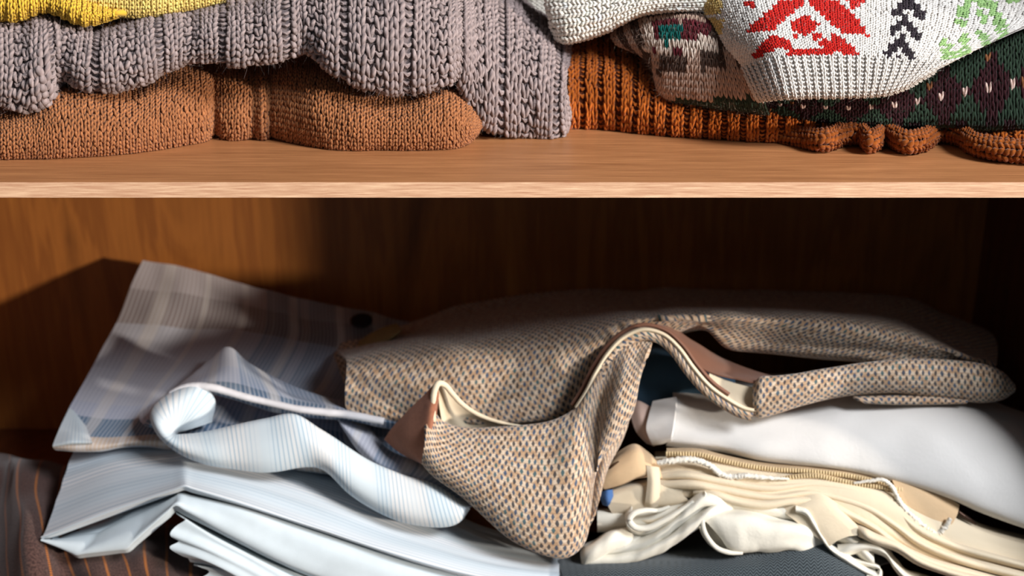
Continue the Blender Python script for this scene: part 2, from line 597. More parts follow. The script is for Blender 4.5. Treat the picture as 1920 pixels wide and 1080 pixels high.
# ------------------------------------------------------------------ folded knitwear on the shelf
YARN = m_yarn('wool_yarn')
FIBRE = m_attr('wool_fibre')
L3 = lambda r, g, b: np.array(rgb(r, g, b)[:3])


def m_core(name, c):  # backing darker than its yarn: shade painted into the gaps between loops
    return m_plain(name, c, 0.95, 0.1, 80, 0.3, 0.0006, 0.2)


def fold_body(st, prof, Yback=0.46, under=None, back_dz=-0.006):
    """st: stations (px, bottom row, top row, Y) -> control rows from the hidden back of the top, over the
    rounded front, to the hidden back of the underside. prof: (fraction from top, Y offset)."""
    rows = [[] for _ in range(len(prof) + 4)]
    for (px, bot, top, Y) in st:
        if Y is None: Y = Yz(px, bot, ZS + 0.002)
        pts = [W(px, top + (bot - top) * f, Y + d) for f, d in prof]
        a = pts[0].copy(); yb = max(Yback, a[1] + 0.05)
        back = a.copy(); back[1] = yb; back[2] = a[2] + back_dz
        m = (a + back) / 2; m[2] = a[2] + 0.002
        e = pts[-1].copy(); e1 = e.copy(); e1[1] += 0.03; e1[2] = max(e[2] - 0.001, ZS + 0.002)
        e2 = e1.copy(); e2[1] = yb
        for r, p in zip(rows, [back, m] + pts + [e1, e2]): r.append(p)
    return np.array(rows)


ROUND = [(-0.10, 0.075), (0.06, 0.045), (0.22, 0.018), (0.42, 0.003), (0.62, -0.004), (0.80, -0.004), (0.93, 0.000), (1.0, 0.006)]


def vis_range(R, nv, a, b):
    """t of control rows a..b after even resampling."""
    A = _interp(R, (R.shape[0] - 1) * 14 + 1)
    d = np.linalg.norm(np.diff(A, axis=0), axis=-1).mean(axis=1); c = np.concatenate([[0], np.cumsum(d)]); c /= c[-1]
    return c[a * 14], c[b * 14]


# ---- helper for knit panels drawn as control rows of (px, py, Y)
def px_rows(rows):
    return np.array([[W(*p) for p in r] for r in rows]), np.array([[(p[0], p[1], 0) for p in r] for r in rows], float)


def loft2(rows, nu, nv):
    """Loft plus the garment's own chart coordinates."""
    A, D = px_rows(rows)
    G6 = loft(np.concatenate([A, D / 1e6], axis=-1), nu, nv)
    return np.ascontiguousarray(G6[..., :3]), np.ascontiguousarray(G6[..., 3:5] * 1e6)


# ---- brown stocking-stitch sweater, lowest on the left
st = [(-60, 296, 206, None), (0, 296, 204, None), (60, 295, 192, None), (110, 294, 158, None), (150, 292, 150, None), (200, 290, 160, None), (250, 286, 162, None),
      (300, 279, 140, None), (345, 271, 126, None), (385, 264, 121, None), (402, 250, 120, 0.172), (420, 259, 119, 0.166), (450, 261, 118, 0.163), (478, 256, 117, 0.168), (492, 262, 115, 0.162), (508, 252, 114, 0.170), (525, 256, 112, 0.163),
      (560, 268, 108, None), (600, 275, 122, None), (650, 279, 148, None), (700, 280, 168, None), (760, 280, 172, None), (810, 279, 162, None), (845, 277, 156, None), (872, 268, 172, 0.140), (890, 254, 200, 0.155), (898, 242, 226, 0.170)]
R = fold_body(st, ROUND)
G = loft(R, 420, 180)
G = wrinkle(G, [(0.003, 0.06, 0.1, 0.3, 2), (0.0015, 0.025, 0.05, 0, 4)])
bs = thing('brown_sweater', (-0.25, 0.2, ZS), 'folded chestnut brown stocking-stitch sweater lying on the shelf under the grey one', 'sweater', 'folded sweaters on the upper shelf')
sheet('knit_body', G, m_core('brown_core', rgb(92, 58, 38)), bs, 0.004, rim=False)
ta, tb = vis_range(R, 180, 1, 10)
C0 = L3(166, 108, 68)
L = arc(G)[0].mean(axis=0)[-1]; Hh = arc(G)[1].mean(axis=1)[-1] * (tb - ta)
nc = int(L / 0.0060); nr = int(Hh / 0.0047)
knit(bs, G, nc, nr, lambda c, r, s, t: C0, YARN, t0=ta, t1=tb, seed=11, jitter=0.06, size=1.06)
fuzz(bs, G, 9000, lambda s, t: C0 * 0.9, FIBRE, 0.006, 0.003, ta, tb, 12)

# ---- grey ribbed sweater lying over it
st = [(-60, 186, 44, 0.088), (0, 196, 40, 0.086), (45, 201, 31, 0.085), (82, 180, 24, 0.088), (100, 150, 24, 0.100), (108, 132, 26, 0.112), (122, 138, 32, 0.106), (155, 152, 46, 0.100), (200, 160, 60, 0.098), (250, 155, 44, 0.100),
      (300, 137, 28, 0.105), (345, 118, 17, 0.112), (400, 112, 6, 0.112), (440, 117, -4, 0.110), (500, 112, -16, 0.112), (545, 104, -28, 0.116), (566, 95, -32, 0.122), (590, 103, -36, 0.117), (612, 121, -38, 0.112), (655, 147, -40, 0.110),
      (705, 167, -40, 0.108), (742, 175, -38, 0.109), (795, 165, -28, 0.116), (838, 153, -16, 0.124), (860, 143, -8, 0.138), (872, 172, 0, 0.148), (892, 212, 10, 0.158), (925, 238, 24, 0.166), (965, 253, 44, 0.170), (1005, 258, 68, 0.172),
      (1035, 261, 88, 0.172), (1052, 250, 102, 0.176), (1059, 215, 116, 0.186)]
R = fold_body(st, ROUND)
G = loft(R, 460, 180)
G = wrinkle(G, [(0.004, 0.05, 0.2, 0.4, 6), (0.002, 0.022, 0.06, 0, 8)])
gs = thing('grey_sweater', (-0.25, 0.2, ZS + 0.06), 'folded mauve-grey chunky ribbed sweater drooping over the brown one to the shelf', 'sweater', 'folded sweaters on the upper shelf')
sheet('knit_body', G, m_core('grey_core', rgb(110, 98, 98)), gs, 0.004, rim=False)
ta, tb = vis_range(R, 180, 1, 10)
C1 = L3(156, 140, 138)
L = arc(G)[0].mean(axis=0)[-1]; Hh = arc(G)[1].mean(axis=1)[-1] * (tb - ta)
nc = int(L / 0.0092); nr = int(Hh / 0.0074)
GP = np.array([0, 0, 2, 0, 0, 3, 3])


def gkind(c, r):
    p = GP[c % 7]
    return np.where(p == 0, 0, np.where(p == 2, 1, ((c + r) % 2)))


def gdepth(c, r):
    p = GP[c % 7]
    return np.where(p == 0, 0.10, np.where(p == 2, -0.04, 0.02))


knit(gs, G, nc, nr, lambda c, r, s, t: C1, YARN, kind=gkind, depth=gdepth, t0=ta, t1=tb, seed=21, jitter=0.05, size=1.14)
fuzz(gs, G, 15000, lambda s, t: C1, FIBRE, 0.008, 0.004, ta, tb, 22)

# ---- yellow sweater at the top left: pale body, mustard ribbed hem, a sleeve further back
ys = thing('yellow_sweater', (-0.35, 0.25, ZS + 0.13), 'yellow knit sweater at the top left with a mustard ribbed hem', 'sweater', 'folded sweaters on the upper shelf')
st = [(-60, -2, -120, 0.140), (20, 2, -120, 0.140), (100, 12, -120, 0.136), (150, 20, -120, 0.134), (210, 24, -120, 0.132), (258, 27, -120, 0.132), (300, 24, -120, 0.134), (345, 14, -115, 0.140), (420, 0, -110, 0.150), (500, -16, -100, 0.16), (600, -32, -95, 0.18)]
R = fold_body(st, ROUND, back_dz=0.0)
G = wrinkle(loft(R, 220, 110), [(0.003, 0.05, 0.1, 0.4, 9)])
sheet('knit_body', G, m_core('yellow_core', rgb(206, 166, 76)), ys, 0.003, rim=False)
ta, tb = vis_range(R, 110, 2, 10)
L = arc(G)[0].mean(axis=0)[-1]; Hh = arc(G)[1].mean(axis=1)[-1] * (tb - ta)
C2 = L3(252, 222, 130)
GT = np.ascontiguousarray(np.transpose(G, (1, 0, 2))[::-1])
knit(ys, G, int(L / 0.0052), int(Hh / 0.0036), lambda c, r, s, t: C2, YARN, t0=ta, t1=tb, seed=31, size=1.1, flat=0.8)
st = [(-60, 26, -60, 0.116), (0, 33, -50, 0.112), (28, 35, -45, 0.110), (55, 26, -40, 0.112), (85, 20, -36, 0.116), (112, 27, -30, 0.114), (140, 40, -22, 0.112), (163, 48, -10, 0.113), (190, 41, 2, 0.118), (222, 30, 12, 0.128), (236, 25, 18, 0.135)]
R = fold_body(st, ROUND, Yback=0.2, back_dz=0.0)
G = wrinkle(loft(R, 160, 90), [(0.002, 0.03, 0.1, 0.4, 5)])
h = sheet('ribbed_hem', G, m_core('mustard_core', rgb(206, 164, 56)), ys, 0.003, rim=False)
tag(h, 'mustard ribbed hem')
ta, tb = vis_range(R, 90, 2, 10)
L = arc(G)[0].mean(axis=0)[-1]; Hh = arc(G)[1].mean(axis=1)[-1] * (tb - ta)
C3 = L3(232, 188, 66)
knit(ys, G, int(L / 0.0052), int(Hh / 0.0040), lambda c, r, s, t: C3, YARN, t0=ta, t1=tb, seed=32, depth=lambda c, r: np.where(c % 2 == 0, 0.1, -0.15), name='hem_loops')
st = [(800, 2, -60, 0.33), (860, 6, -60, 0.32), (905, 15, -60, 0.315), (935, 24, -60, 0.315), (955, 20, -60, 0.33), (965, -8, -50, 0.35)]
R = fold_body(st, ROUND, Yback=0.42, back_dz=0.0)
G = loft(R, 70, 60)
tag(sheet('sleeve', G, m_core('ochre_core', rgb(140, 96, 16)), ys, 0.003, rim=False), 'ochre sleeve end behind the grey sweater')
knit(ys, G, 22, 24, lambda c, r, s, t: L3(206, 156, 36), YARN, t0=0.1, t1=0.85, seed=33, name='sleeve_loops')

# ---- orange ribbed sweater, lowest on the right, its hem rippled on the right
st = [(1052, 236, 112, 0.235), (1060, 240, 96, None), (1090, 240, 92, None), (1130, 242, 95, None), (1180, 247, 106, None), (1215, 250, 128, None), (1260, 254, 160, None), (1320, 258, 178, None), (1400, 263, 190, None), (1480, 264, 200, None),
      (1560, 262, 210, None), (1640, 260, 216, None), (1720, 262, 218, None), (1800, 266, 221, None), (1880, 274, 226, None), (1980, 282, 230, None)]
R = fold_body(st, ROUND)
G = loft(R, 420, 150)
G = wrinkle(G, [(0.002, 0.04, 0.2, 0.3, 14)])
os_ = thing('orange_sweater', (0.3, 0.25, ZS), 'folded burnt orange ribbed sweater with rippled hem lying on the shelf at the right', 'sweater', 'folded sweaters on the upper shelf')
sheet('knit_body', G, m_core('orange_core', rgb(74, 32, 10)), os_, 0.004, rim=False)
ta, tb = vis_range(R, 150, 1, 10)
C4 = L3(190, 100, 32)
L = arc(G)[0].mean(axis=0)[-1]; Hh = arc(G)[1].mean(axis=1)[-1] * (tb - ta)
nc = int(L / 0.0066); nr = int(Hh / 0.0050)
knit(os_, G, nc, nr, lambda c, r, s, t: C4, YARN, depth=lambda c, r: np.array([0.22, 0.10, -0.12])[c % 3], kind=lambda c, r: np.where(c % 3 == 2, 1, 0), t0=ta, t1=tb, seed=41, jitter=0.07, size=1.05)
fuzz(os_, G, 3000, lambda s, t: C4 * 0.8, FIBRE, 0.006, 0.003, ta, tb, 42)


# its rippled hem: cords that follow the waves
pth = [(1440, 258), (1500, 262), (1545, 264), (1585, 252), (1612, 252), (1630, 266), (1644, 262), (1656, 246), (1676, 258), (1700, 268), (1730, 264), (1765, 246), (1795, 252), (1830, 272), (1870, 281), (1930, 286), (2000, 290)]
rows = []
for dy_, dY_ in ((-20, .03), (-13, .008), (-5, -.002), (4, -.004), (11, .002), (14, .012), (13, .03)):
    rows.append([(x, y + dy_ * (0.5 if i_ < 1 else 1), Yz(x, max(y + 16, 262), ZS + 0.004) + dY_ - 0.004 + (.05 if i_ == 0 else .025 if i_ == 1 else 0)) for i_, (x, y) in enumerate(pth)])
G = loft(px_rows(rows)[0], 300, 60)
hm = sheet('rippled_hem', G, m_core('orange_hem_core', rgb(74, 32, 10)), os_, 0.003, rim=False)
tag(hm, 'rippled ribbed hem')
knit(os_, np.ascontiguousarray(np.transpose(G[::-1], (1, 0, 2))), 6, 95, lambda c, r, s, t: C4 * 0.55, YARN, s0=0.12, s1=0.86, seed=43, size=1.1, name='hem_loops')  # yarn colour cut down here to paint in the shade on the hem


# ---- patterned sweater: sleeve of tan, brown, teal and maroon; body of dark green and maroon with white flecks
fs = thing('patterned_sweater', (0.35, 0.28, ZS + 0.05), 'dark green and maroon patterned sweater with tan and teal sleeve under the white one', 'sweater', 'folded sweaters on the upper shelf')
rows = [[(1296, 140, .40), (1400, 120, .40), (1500, 95, .40), (1600, 60, .40), (1700, 30, .38), (1800, -10, .36), (1980, -60, .34)],
        [(1300, 165, .27), (1400, 150, .25), (1500, 140, .24), (1600, 110, .225), (1700, 78, .21), (1800, 40, .20), (1980, -15, .19)],
        [(1302, 172, .225), (1400, 172, .21), (1500, 172, .198), (1600, 158, .184), (1700, 135, .172), (1800, 105, .162), (1980, 50, .15)],
        [(1305, 180, .208), (1400, 187, .196), (1500, 194, .184), (1600, 192, .170), (1700, 178, .158), (1800, 155, .147), (1980, 115, .133)],
        [(1308, 186, .204), (1400, 197, .192), (1500, 208, .180), (1600, 213, .166), (1700, 210, .152), (1800, 195, .140), (1980, 175, .126)],
        [(1312, 190, .206), (1400, 203, .194), (1500, 216, .182), (1600, 227, .167), (1700, 231, .153), (1800, 227, .140), (1980, 225, .126)],
        [(1316, 192, .22), (1400, 206, .21), (1500, 219, .20), (1600, 231, .185), (1700, 237, .170), (1800, 237, .157), (1980, 243, .142)],
        [(1316, 180, .32), (1400, 190, .32), (1500, 198, .32), (1600, 208, .31), (1700, 212, .30), (1800, 210, .29), (1980, 212, .28)]]
rows = [rows[0]] + [[(x, y, Y - float(np.interp(x, (1300, 1520, 1700, 1980), (0, .024, .016, .006))) * (0.0 if k_ == 0 else 1)) for x, y, Y in r_] for k_, r_ in enumerate(rows[1:7])] + rows[7:]
G, D = loft2(rows, 320, 130)
G = wrinkle(G, [(0.002, 0.05, 0.1, 0.3, 17)])
sheet('knit_body', G, m_core('green_core', rgb(30, 32, 26)), fs, 0.003, rim=False)
R = px_rows(rows)[0]
ta, tb = vis_range(R, 130, 1, 6)
GREEN, MAROON, FLECK = L3(48, 66, 50), L3(58, 24, 29), L3(236, 204, 190)
L = arc(G)[0].mean(axis=0)[-1]; Hh = arc(G)[1].mean(axis=1)[-1] * (tb - ta)
nc = int(L / 0.0062); nr = int(Hh / 0.0052)
# row of white flecks sits at a fixed loop row, two thirds down the visible part
fl_row = int(0.70 * nr)


def fcol(c, r, s, t):
    k = (c % 8)
    rr = (r - fl_row)
    col = np.broadcast_to(GREEN, (len(c), 3)).copy()
    mar = (np.abs(rr) + np.abs(k - 3.5) * 1.1 < 4.6) | ((np.abs(rr + 9) < 2) & (k > 1) & (k < 6))
    col[mar] = MAROON
    big = (rr > 3) & (k > 5); col[big] = MAROON * 0.8
    fk = ((c % 4) == 3) & (rr == 0)
    col[fk] = FLECK
    rg = np.random.default_rng(5); q = rg.uniform(0, 1, len(c)); col[(q > 0.985) & ~fk] = L3(150, 96, 60)
    return col


knit(fs, G, nc, nr, fcol, YARN, t0=ta, t1=tb, seed=51, size=1.08)
fuzz(fs, G, 5000, lambda s, t: GREEN, FIBRE, 0.006, 0.003, ta, tb, 52)
# sleeve
rows = [[(1170, 60, .36), (1200, 30, .36), (1240, 22, .36), (1290, 20, .36), (1340, 35, .35), (1420, 80, .34)],
        [(1152, 62, 0.258), (1190, 28, 0.248), (1232, 18, 0.228), (1285, 16, 0.213), (1335, 28, 0.198), (1405, 62, 0.183)],
        [(1146, 70, 0.243), (1188, 52, 0.223), (1238, 42, 0.202), (1290, 40, 0.182), (1342, 55, 0.166), (1405, 90, 0.148)],
        [(1160, 84, 0.236), (1204, 88, 0.208), (1244, 92, 0.184), (1300, 95, 0.163), (1352, 105, 0.150), (1410, 130, 0.136)],
        [(1195, 95, 0.240), (1222, 120, 0.210), (1240, 142, 0.184), (1300, 148, 0.162), (1362, 152, 0.148), (1425, 165, 0.136)],
        [(1222, 108, 0.250), (1230, 146, 0.216), (1242, 176, 0.190), (1300, 187, 0.170), (1372, 196, 0.156), (1440, 205, 0.144)],
        [(1235, 112, .30), (1240, 150, .27), (1250, 182, .25), (1305, 193, .24), (1375, 203, .23), (1445, 212, .22)]]
G, D = loft2(rows, 160, 140)
tag(sheet('sleeve', G, m_core('brown_sleeve_core', rgb(46, 32, 26)), fs, 0.003, rim=False), 'tan and brown sleeve with teal and maroon blocks')
TAN, BRN, TEAL, MAR2, CRM = L3(204, 172, 152), L3(84, 64, 54), L3(22, 116, 108), L3(108, 38, 46), L3(246, 226, 208)


def scol(c, r, s, t):
    p = sample(D, s, t); x, y = p[..., 0], p[..., 1]
    col = np.broadcast_to(BRN, (len(c), 3)).copy()
    col[(x < 1206) & ((c // 2) % 2 == 0)] = TAN * 0.85
    low = y > 136 - (x - 1240) * 0.12 + 6 * np.sin(c * 1.3)
    col[(x > 1205) & low] = TAN
    notch = (x > 1205) & (y > 90) & (y < 132) & ((c % 9) < 3)
    col[notch] = TAN
    up = (x > 1205) & (y < 44) & (y > 30); col[up] = TAN * 1.05
    mar = (x > 1226) & (x < 1330) & (y > 40) & (y < 96); col[mar] = MAR2
    teal = (x > 1238) & (x < 1280) & (y > 44) & (y < 80); col[teal] = TEAL
    cr = (x > 1234) & (x < 1346) & (y > 72 - 0.1 * (x - 1290) + 5 * np.sin(c * 1.1)) & (y < 96 - 0.14 * (x - 1290) + 6 * np.sin(c * 1.1)); col[cr] = CRM
    edge = (x > 1208) & (x < 1228) & (y > 36) & (y < 92); col[edge] = CRM * 0.85
    green = y > 183 + 4 * np.sin(c); col[green] = GREEN
    return col


knit(fs, G, 34, 34, scol, YARN, t0=0.17, t1=0.93, seed=53, size=1.08, name='sleeve_loops')
fuzz(fs, G, 2500, lambda s, t: TAN * 0.8, FIBRE, 0.007, 0.003, 0.2, 0.93, 54)

# ---- white sweater with red, black and green motifs
ws = thing('white_sweater', (0.35, 0.2, ZS + 0.09), 'white knit sweater with red geometric, black zigzag and green motifs', 'sweater', 'folded sweaters on the upper shelf')


def grow(pts, dx=-3, dY=0.05):
    a = pts[0]; return [(a[0] + dx, a[1] - 4, a[2] + dY)] + pts


rows = [grow([(1290, -90, 0.264), (1400, -95, 0.236), (1500, -96, 0.236), (1600, -94, 0.236), (1700, -90, 0.236), (1800, -84, 0.236), (1900, -70, 0.226), (2010, -40, 0.216)]),
        grow([(1316, 0, 0.194), (1410, -4, 0.148), (1505, -6, 0.144), (1605, -4, 0.142), (1702, 0, 0.142), (1792, 8, 0.142), (1880, 22, 0.144), (1970, 26, 0.146)]),
        grow([(1336, 42, 0.172), (1420, 34, 0.124), (1508, 30, 0.119), (1605, 31, 0.117), (1700, 36, 0.117), (1785, 44, 0.118), (1866, 56, 0.122), (1940, 40, 0.128)]),
        grow([(1360, 84, 0.152), (1430, 72, 0.106), (1512, 66, 0.102), (1605, 67, 0.100), (1695, 72, 0.100), (1770, 80, 0.103), (1838, 82, 0.108), (1890, 64, 0.116)]),
        grow([(1394, 122, 0.136), (1448, 106, 0.095), (1520, 101, 0.091), (1605, 102, 0.090), (1686, 108, 0.091), (1742, 112, 0.094), (1790, 107, 0.100), (1832, 88, 0.108)]),
        grow([(1410, 154, 0.120), (1460, 143, 0.091), (1526, 140, 0.088), (1605, 140, 0.087), (1676, 140, 0.088), (1722, 134, 0.092), (1758, 124, 0.098), (1786, 112, 0.106)]),
        grow([(1424, 184, 0.120), (1470, 179, 0.093), (1530, 177, 0.090), (1605, 176, 0.089), (1662, 172, 0.091), (1698, 160, 0.095), (1727, 144, 0.100), (1752, 130, 0.107)]),
        grow([(1428, 187, 0.134), (1472, 183, 0.108), (1532, 181, 0.105), (1605, 180, 0.104), (1664, 176, 0.106), (1702, 164, 0.110), (1730, 148, 0.115), (1756, 133, 0.122)]),
        grow([(1430, 150, 0.274), (1472, 146, 0.256), (1532, 144, 0.256), (1605, 144, 0.256), (1664, 142, 0.256), (1702, 134, 0.256), (1730, 122, 0.256), (1756, 110, 0.256)])]
G, D = loft2(rows, 280, 200)
sheet('knit_body', G, m_core('white_core', rgb(200, 192, 186)), ws, 0.003, rim=False)
R = px_rows(rows)[0]
ta, tm = vis_range(R, 200, 0, 4); _, tb = vis_range(R, 200, 0, 7)
ta = 0.10
WHT, RED, BLK, LGRN, YEL = L3(244, 239, 232), L3(206, 30, 22), L3(44, 34, 42), L3(160, 198, 128), L3(236, 204, 128)


def inpoly(x, y, poly):
    r = np.zeros(x.shape, bool); n = len(poly)
    for i in range(n):
        x1, y1 = poly[i]; x2, y2 = poly[(i + 1) % n]
        k = ((y1 > y) != (y2 > y)) & (x < (x2 - x1) * (y - y1) / (y2 - y1 + 1e-9) + x1); r ^= k
    return r


def near(x, y, a, b, w):
    ax, ay = a; bx, by = b; dx, dy = bx - ax, by - ay
    k = np.clip(((x - ax) * dx + (y - ay) * dy) / (dx * dx + dy * dy + 1e-9), 0, 1)
    return np.hypot(x - ax - k * dx, y - ay - k * dy) < w


def wcol(c, r, s, t):
    p = sample(D, s, t); x, y = p[..., 0], p[..., 1]
    col = np.broadcast_to(WHT, (len(c), 3)).copy()
    red = np.zeros(len(c), bool)
    for pl in ([(1394, 64), (1450, 58), (1478, 30), (1504, 12), (1504, -2), (1462, 2), (1424, 36)], [(1508, 0), (1530, 22), (1560, 48), (1580, 62), (1626, 68), (1612, 40), (1572, 4), (1545, -2)],
               [(1392, 6), (1440, -2), (1436, -40), (1400, -40), (1424, 24)], [(1584, -2), (1640, -30), (1626, 2), (1600, 22)], [(1440, -40), (1580, -40), (1545, -60), (1470, -60)],
               [(1508, 26), (1536, 48), (1510, 70), (1476, 50)], [(1404, 110), (1420, 92), (1448, 66), (1466, 70), (1486, 96), (1460, 90), (1446, 98)], [(1544, 94), (1562, 62), (1578, 72), (1616, 104), (1566, 98)]):
        red |= inpoly(x, y, pl)
    for q in ((1490, 69), (1531, 69), (1477, 82), (1542, 80)): red |= np.hypot(x - q[0], y - q[1]) < 7
    red |= near(x, y, (1478, 98), (1560, 97), 4)
    col[red] = RED
    blk = np.zeros(len(c), bool)
    for (a, b, d) in (((1680, 24), (1702, 2), (1727, 32)), ((1672, 60), (1695, 40), (1718, 70)), ((1664, 100), (1688, 78), (1708, 108))):
        blk |= near(x, y, a, b, 7.5) | near(x, y, b, d, 7.5)
    for q in ((1697, 30), (1692, 70), (1683, 108)): blk |= np.hypot(x - q[0], y - q[1]) < 4
    col[blk] = BLK
    gr = np.zeros(len(c), bool)
    for (a, b, w) in (((1818, 0), (1796, 36), 10), ((1798, 40), (1806, 74), 9), ((1836, 8), (1866, 10), 7), ((1862, 22), (1872, 44), 9), ((1872, 44), (1880, 64), 11), ((1838, 66), (1848, 78), 8), ((1774, 84), (1776, 104), 10), ((1836, 26), (1846, 40), 6), ((1890, 4), (1910, 2), 6), ((1784, 110), (1812, 92), 6)):
        gr |= near(x, y, a, b, w)
    rg = np.random.default_rng(4); gr &= rg.uniform(0, 1, len(c)) < 0.86
    col[gr] = LGRN
    ye = ((x < 1356) & (y < 26) & (y > -20) & (x > 1322)) | ((x < 1358) & (y > 34) & (y < 64)); col[ye] = YEL
    return col


L = arc(G)[0].mean(axis=0)[-1]; V = arc(G)[1].mean(axis=1)[-1]
knit(ws, G, int(L / 0.0044), int(V * (tm - ta) / 0.0034), wcol, YARN, t0=ta, t1=tm, seed=61, size=1.12, flat=0.75, jitter=0.05)
knit(ws, G, int(L / 0.0046), int(V * (tb - tm) / 0.0038), lambda c, r, s, t: WHT, YARN, t0=tm, t1=tb, seed=62, size=1.1, kind=lambda c, r: np.where(c % 2 == 0, 0, 1), depth=lambda c, r: np.where(c % 2 == 0, 0.15, 0.0), name='rib_loops')
fuzz(ws, G, 4000, lambda s, t: WHT, FIBRE, 0.004, 0.001, ta, tb, 63)

# ---- cream garter-stitch cardigan beside it, with a grey cuff tucked behind
cs = thing('cream_cardigan', (0.1, 0.3, ZS + 0.12), 'cream garter-stitch cardigan with a grey cuff, beside the white motif sweater', 'cardigan', 'folded sweaters on the upper shelf')
rows = [[(1022, -80, 0.270), (1028, -80, 0.250), (1060, -80, 0.240), (1130, -80, 0.230), (1220, -80, 0.220), (1330, -80, 0.210)],
        [(1026, 0, 0.240), (1031, 2, 0.225), (1060, 2, 0.215), (1130, -2, 0.205), (1220, -14, 0.195), (1330, -24, 0.190)],
        [(1034, 38, 0.240), (1038, 38, 0.220), (1062, 36, 0.208), (1130, 26, 0.198), (1210, 4, 0.190), (1330, -4, 0.185)],
        [(1042, 70, 0.240), (1046, 71, 0.222), (1064, 73, 0.210), (1128, 56, 0.202), (1204, 20, 0.194), (1326, 14, 0.188)],
        [(1046, 70, 0.260), (1050, 72, 0.240), (1066, 75, 0.230), (1130, 58, 0.225), (1206, 23, 0.220), (1328, 17, 0.215)],
        [(1046, 40, 0.340), (1050, 40, 0.340), (1066, 42, 0.340), (1130, 30, 0.340), (1206, 0, 0.340), (1328, -4, 0.340)]]
R = px_rows(rows)[0]; G = loft(R, 160, 110)
CRE = L3(252, 246, 234)
sheet('knit_body', G, m_core('cream_core', rgb(196, 188, 176)), cs, 0.003, rim=False)
GT = np.ascontiguousarray(np.transpose(G, (1, 0, 2))[::-1])   # loops lie sideways
GT = np.ascontiguousarray(np.transpose(G[::-1], (1, 0, 2)))
ta, tb = vis_range(R, 110, 0, 4)
knit(cs, GT, int(arc(G)[1].mean(axis=1)[-1] * (tb - ta) / 0.0062), int(arc(G)[0].mean(axis=0)[-1] / 0.0044), lambda c, r, s, t: CRE, YARN, s0=1 - tb, s1=1 - ta, seed=71, size=1.1, depth=lambda c, r: np.where(c % 2 == 0, 0.05, -0.05))
rows = [[(984, -60, .35), (1000, -60, .33), (1040, -60, .33)], [(984, 0, .345), (992, 2, .325), (1040, 2, .325)], [(984, 16, .34), (992, 20, .32), (1040, 24, .322)], [(986, 28, .34), (994, 33, .322), (1040, 36, .325)], [(988, 26, .36), (996, 34, .345), (1040, 38, .345)]]
G = loft(px_rows(rows)[0], 50, 60)
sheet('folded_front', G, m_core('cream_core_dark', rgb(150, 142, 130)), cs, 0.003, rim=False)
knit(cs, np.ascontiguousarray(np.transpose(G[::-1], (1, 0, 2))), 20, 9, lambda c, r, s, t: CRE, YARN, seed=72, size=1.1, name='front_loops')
rows = [[(976, 10, .36), (1000, 12, .34), (1040, 14, .34)], [(978, 38, .352), (1000, 34, .333), (1040, 36, .335)], [(990, 54, .35), (1010, 55, .332), (1042, 52, .336)], [(1002, 68, .355), (1016, 70, .34), (1044, 66, .345)], [(1004, 66, .38), (1018, 70, .37), (1046, 66, .37)]]
G = loft(px_rows(rows)[0], 50, 50)
tag(sheet('cuff', G, m_core('grey_cuff_core', rgb(84, 82, 86)), cs, 0.003, rim=False), 'grey ribbed cuff')
knit(cs, G, 12, 12, lambda c, r, s, t: L3(150, 146, 150), YARN, seed=73, size=1.08, name='cuff_loops')
rows = [[(940, -40, .40), (960, -40, .38), (992, -40, .38)], [(944, 4, .392), (962, 2, .37), (992, 4, .37)], [(950, 16, .39), (966, 18, .368), (990, 18, .37)], [(958, 24, .395), (970, 26, .375), (988, 26, .378)], [(960, 22, .42), (972, 26, .41), (988, 26, .41)]]
G = loft(px_rows(rows)[0], 40, 50)
tag(sheet('sleeve', G, m_core('fawn_core', rgb(110, 90, 72)), cs, 0.003, rim=False), 'fawn sleeve end furthest back')
knit(cs, G, 9, 14, lambda c, r, s, t: L3(196, 170, 142), YARN, seed=74, size=1.08, name='sleeve_loops')

# ------------------------------------------------------------------ cloth materials of the lower compartment
def stripes(m, u, period, width, soft=0.12):
    """0..1 mask of lines across u."""
    f = m.math('FRACT', m.math('DIVIDE', u, period))
    d = m.math('ABSOLUTE', m.math('SUBTRACT', f, 0.5))
    return m.range(d, width * 0.5 - soft * 0.5, width * 0.5 + soft * 0.5, 1.0, 0.0)


def cloth_bump(m, vec, u, v, wv=0.0011, strength=0.25, soft=0.6):
    a = m.math('SINE', m.math('MULTIPLY', u, 6.2832 / wv)); b = m.math('SINE', m.math('MULTIPLY', v, 6.2832 / wv))
    n = m.noise(vec, 180, 4)
    m.bump(m.math('ADD', m.math('MULTIPLY', m.math('MULTIPLY', a, b), 0.25), m.math('MULTIPLY', n, soft)), strength, 0.0006)


